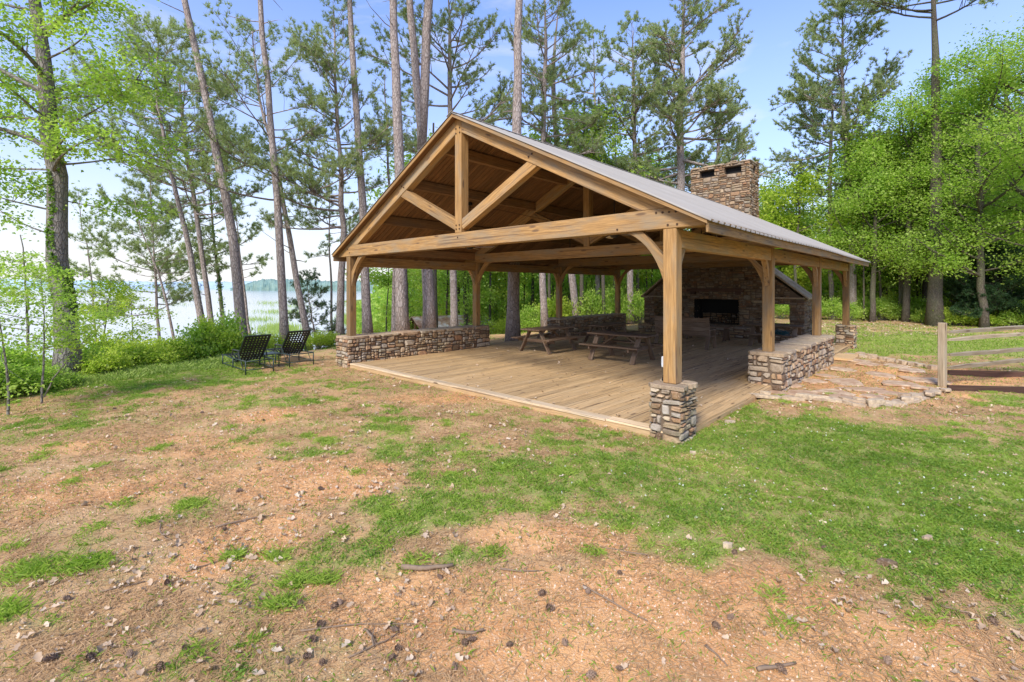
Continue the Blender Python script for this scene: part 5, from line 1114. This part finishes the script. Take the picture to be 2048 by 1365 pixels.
# twigs
TW = [(805, 1143, 905, 1140, .022, 'short thick piece of weathered branch lying where grass meets clay'), (1165, 1175, 1295, 1245, .007, 'long thin bent twig on bare clay right of centre'), (600, 1268, 830, 1248, .006, 'long thin stick lying near the front left of centre'), (730, 1262, 745, 1300, .009, 'short pale forked stick beside the long thin stick'), (695, 1325, 800, 1265, .006, 'thin twig pointing away left of centre in the foreground'), (1000, 1140, 1080, 1143, .007, 'pale thin twig on the clay near the centre'), (320, 1050, 340, 1085, .006, 'short twig in the left foreground dirt'), (430, 1058, 545, 1030, .009, 'grey brown stick on the bare patch at left'), (370, 1145, 500, 1105, .005, 'thin long twig on the bare patch left of the grass'), (1515, 1345, 1590, 1328, .012, 'dark curved stick at the bottom right of the foreground'), (1410, 1290, 1455, 1335, .006, 'thin straight twig in the lower right clay'), (905, 1268, 970, 1270, .013, 'brown broken stick with pine cones in the foreground'), (1295, 1115, 1200, 1095, .006, 'thin pale twig at the grass edge right of centre'), (200, 1190, 290, 1165, .006, 'thin twig among dry leaves at the left'), (1880, 1215, 1960, 1240, .007, 'thin twig in the clay at the lower right')]
for xa, ya, xb, yb, r_, lab in TW:
    a = gp(xa, ya); b_ = gp(xb, yb); n = 6; m = MB(); pts = []; mid = (a+b_)/2; pv = np.array([-(b_-a)[1], (b_-a)[0]]); bw = random.uniform(-.12, .12)
    for i in range(n+1):
        f = i/n; q = a+(b_-a)*f+pv*bw*math.sin(f*math.pi)+np.array([random.uniform(-1, 1), random.uniform(-1, 1)])*.006; pts.append((q[0]-mid[0], q[1]-mid[1], Hf(*q)-Hf(*mid)+r_+.004+random.uniform(0, .004)))
    m.tube(pts, list(np.linspace(r_, r_*.5, n+1)), 6, wob=.15)
    if r_ < .01:
        m.tube([pts[3], (pts[3][0]+random.uniform(-.08, .08), pts[3][1]+random.uniform(.03, .09), pts[3][2]+.01)], [r_*.5, r_*.2], 4)
    o = m.build('twig', M['twig'], None, smooth=True); o.location = (mid[0], mid[1], Hf(*mid)); tag(o, lab, 'stick')
# a few stray stones on the lawn
for x_, y_, lx, lab in [(1770, 1125, .16, 'brown angular stone lying at the lower edge of the lawn'), (1458, 848, .22, 'thin pale stone in the grass right of the nearest pier'), (1855, 1082, .10, 'small pale stone in the right hand lawn'), (1455, 1095, .10, 'small whitish stone at the grass edge right of centre'), (1385, 905, .08, 'tiny grey stone near the nearest pier')]:
    x, y = gp(x_, y_); rock('loose_stone', M['palestone'] if x_ != 1770 else M['stone'], x, y, Hf(x, y)-.01, lx, lx*.55, .05, random.uniform(-.5, .5), lab, 'stone', None)
# ================================================================ camera, light, world
cam = bpy.data.cameras.new('camera'); co = bpy.data.objects.new('camera', cam); col.objects.link(co); sc.camera = co
cam.sensor_width = 36; cam.lens = F/2048*36; cam.shift_y = -(682.5-HY)/2048; cam.clip_end = 6000; cam.clip_start = .05
co.location = (0, 0, CH); co.rotation_euler = (math.pi/2, 0, 0)
SEL, SAZ = 40, 207      # sun elevation, compass azimuth measured clockwise from +Y
sun = bpy.data.lights.new('sun', 'SUN'); so = bpy.data.objects.new('sun', sun); col.objects.link(so)
sun.energy = 5.0; sun.angle = R(14); sun.color = (1, .94, .83)
dv = Vector((math.sin(R(SAZ))*math.cos(R(SEL)), math.cos(R(SAZ))*math.cos(R(SEL)), math.sin(R(SEL))))
so.rotation_euler = dv.to_track_quat('Z', 'Y').to_euler(); so.location = (0, -5, 30)
w = bpy.data.worlds.new('World'); sc.world = w; w.use_nodes = True; nt = w.node_tree; nt.nodes.clear()
out = nt.nodes.new('ShaderNodeOutputWorld'); bg = nt.nodes.new('ShaderNodeBackground'); sky = nt.nodes.new('ShaderNodeTexSky'); sky.sky_type = 'NISHITA'; sky.sun_disc = False
sky.sun_elevation = R(SEL); sky.sun_rotation = R(SAZ); sky.air_density = 1.3; sky.dust_density = .6; sky.ozone_density = 3.0
tc = nt.nodes.new('ShaderNodeTexCoord'); mp = nt.nodes.new('ShaderNodeMapping'); mp.inputs['Scale'].default_value = (1.0, 1.0, 3.2)
nz = nt.nodes.new('ShaderNodeTexNoise'); nz.inputs['Scale'].default_value = 2.1; nz.inputs['Detail'].default_value = 7; nz.inputs['Roughness'].default_value = .55; nz.inputs['Distortion'].default_value = .5
nt.links.new(tc.outputs['Generated'], mp.inputs[0]); nt.links.new(mp.outputs[0], nz.inputs['Vector'])
cr = nt.nodes.new('ShaderNodeValToRGB'); cr.color_ramp.elements[0].position = .46; cr.color_ramp.elements[1].position = .72; nt.links.new(nz.outputs['Fac'], cr.inputs[0])
sep = nt.nodes.new('ShaderNodeSeparateXYZ'); nt.links.new(tc.outputs['Generated'], sep.inputs[0])
hr = nt.nodes.new('ShaderNodeValToRGB'); hr.color_ramp.elements[0].position = .0; hr.color_ramp.elements[0].color = (1, 1, 1, 1); hr.color_ramp.elements[1].position = .62; hr.color_ramp.elements[1].color = (0, 0, 0, 1)
e = hr.color_ramp.elements.new(.22); e.color = (.36, .36, .36, 1); nt.links.new(sep.outputs['Z'], hr.inputs[0])
mm = nt.nodes.new('ShaderNodeMath'); mm.operation = 'MAXIMUM'; m2 = nt.nodes.new('ShaderNodeMath'); m2.operation = 'MULTIPLY'; m2.inputs[1].default_value = .75
nt.links.new(cr.outputs[0], m2.inputs[0]); nt.links.new(m2.outputs[0], mm.inputs[0]); nt.links.new(hr.outputs[0], mm.inputs[1])
mx = nt.nodes.new('ShaderNodeMix'); mx.data_type = 'RGBA'; nt.links.new(mm.outputs[0], mx.inputs[0])
SS = .15
sc1 = nt.nodes.new('ShaderNodeVectorMath'); sc1.operation = 'MULTIPLY'; sc1.inputs[1].default_value = (1.12, 1.36, 2.05); nt.links.new(sky.outputs[0], sc1.inputs[0]); nt.links.new(sc1.outputs[0], mx.inputs[6])
mx.inputs[7].default_value = (1.08/SS, 1.075/SS, 1.08/SS, 1)
nt.links.new(mx.outputs[2], bg.inputs[0]); bg.inputs[1].default_value = SS; nt.links.new(bg.outputs[0], out.inputs[0])
sc.view_settings.view_transform = 'Standard'; sc.view_settings.look = 'None'; sc.view_settings.exposure = 0; sc.view_settings.gamma = 1
cy = sc.cycles; cy.max_bounces = 8; cy.diffuse_bounces = 5; cy.glossy_bounces = 2; cy.transmission_bounces = 6; cy.transparent_max_bounces = 4; cy.caustics_reflective = False; cy.caustics_refractive = False
cy.use_denoising = True
try: cy.denoiser = 'OPENIMAGEDENOISE'; cy.denoising_input_passes = 'RGB_ALBEDO_NORMAL'; cy.denoising_prefilter = 'ACCURATE'
except Exception as ex: print(ex)
cy.sample_clamp_indirect = 5
sc.render.use_persistent_data = False
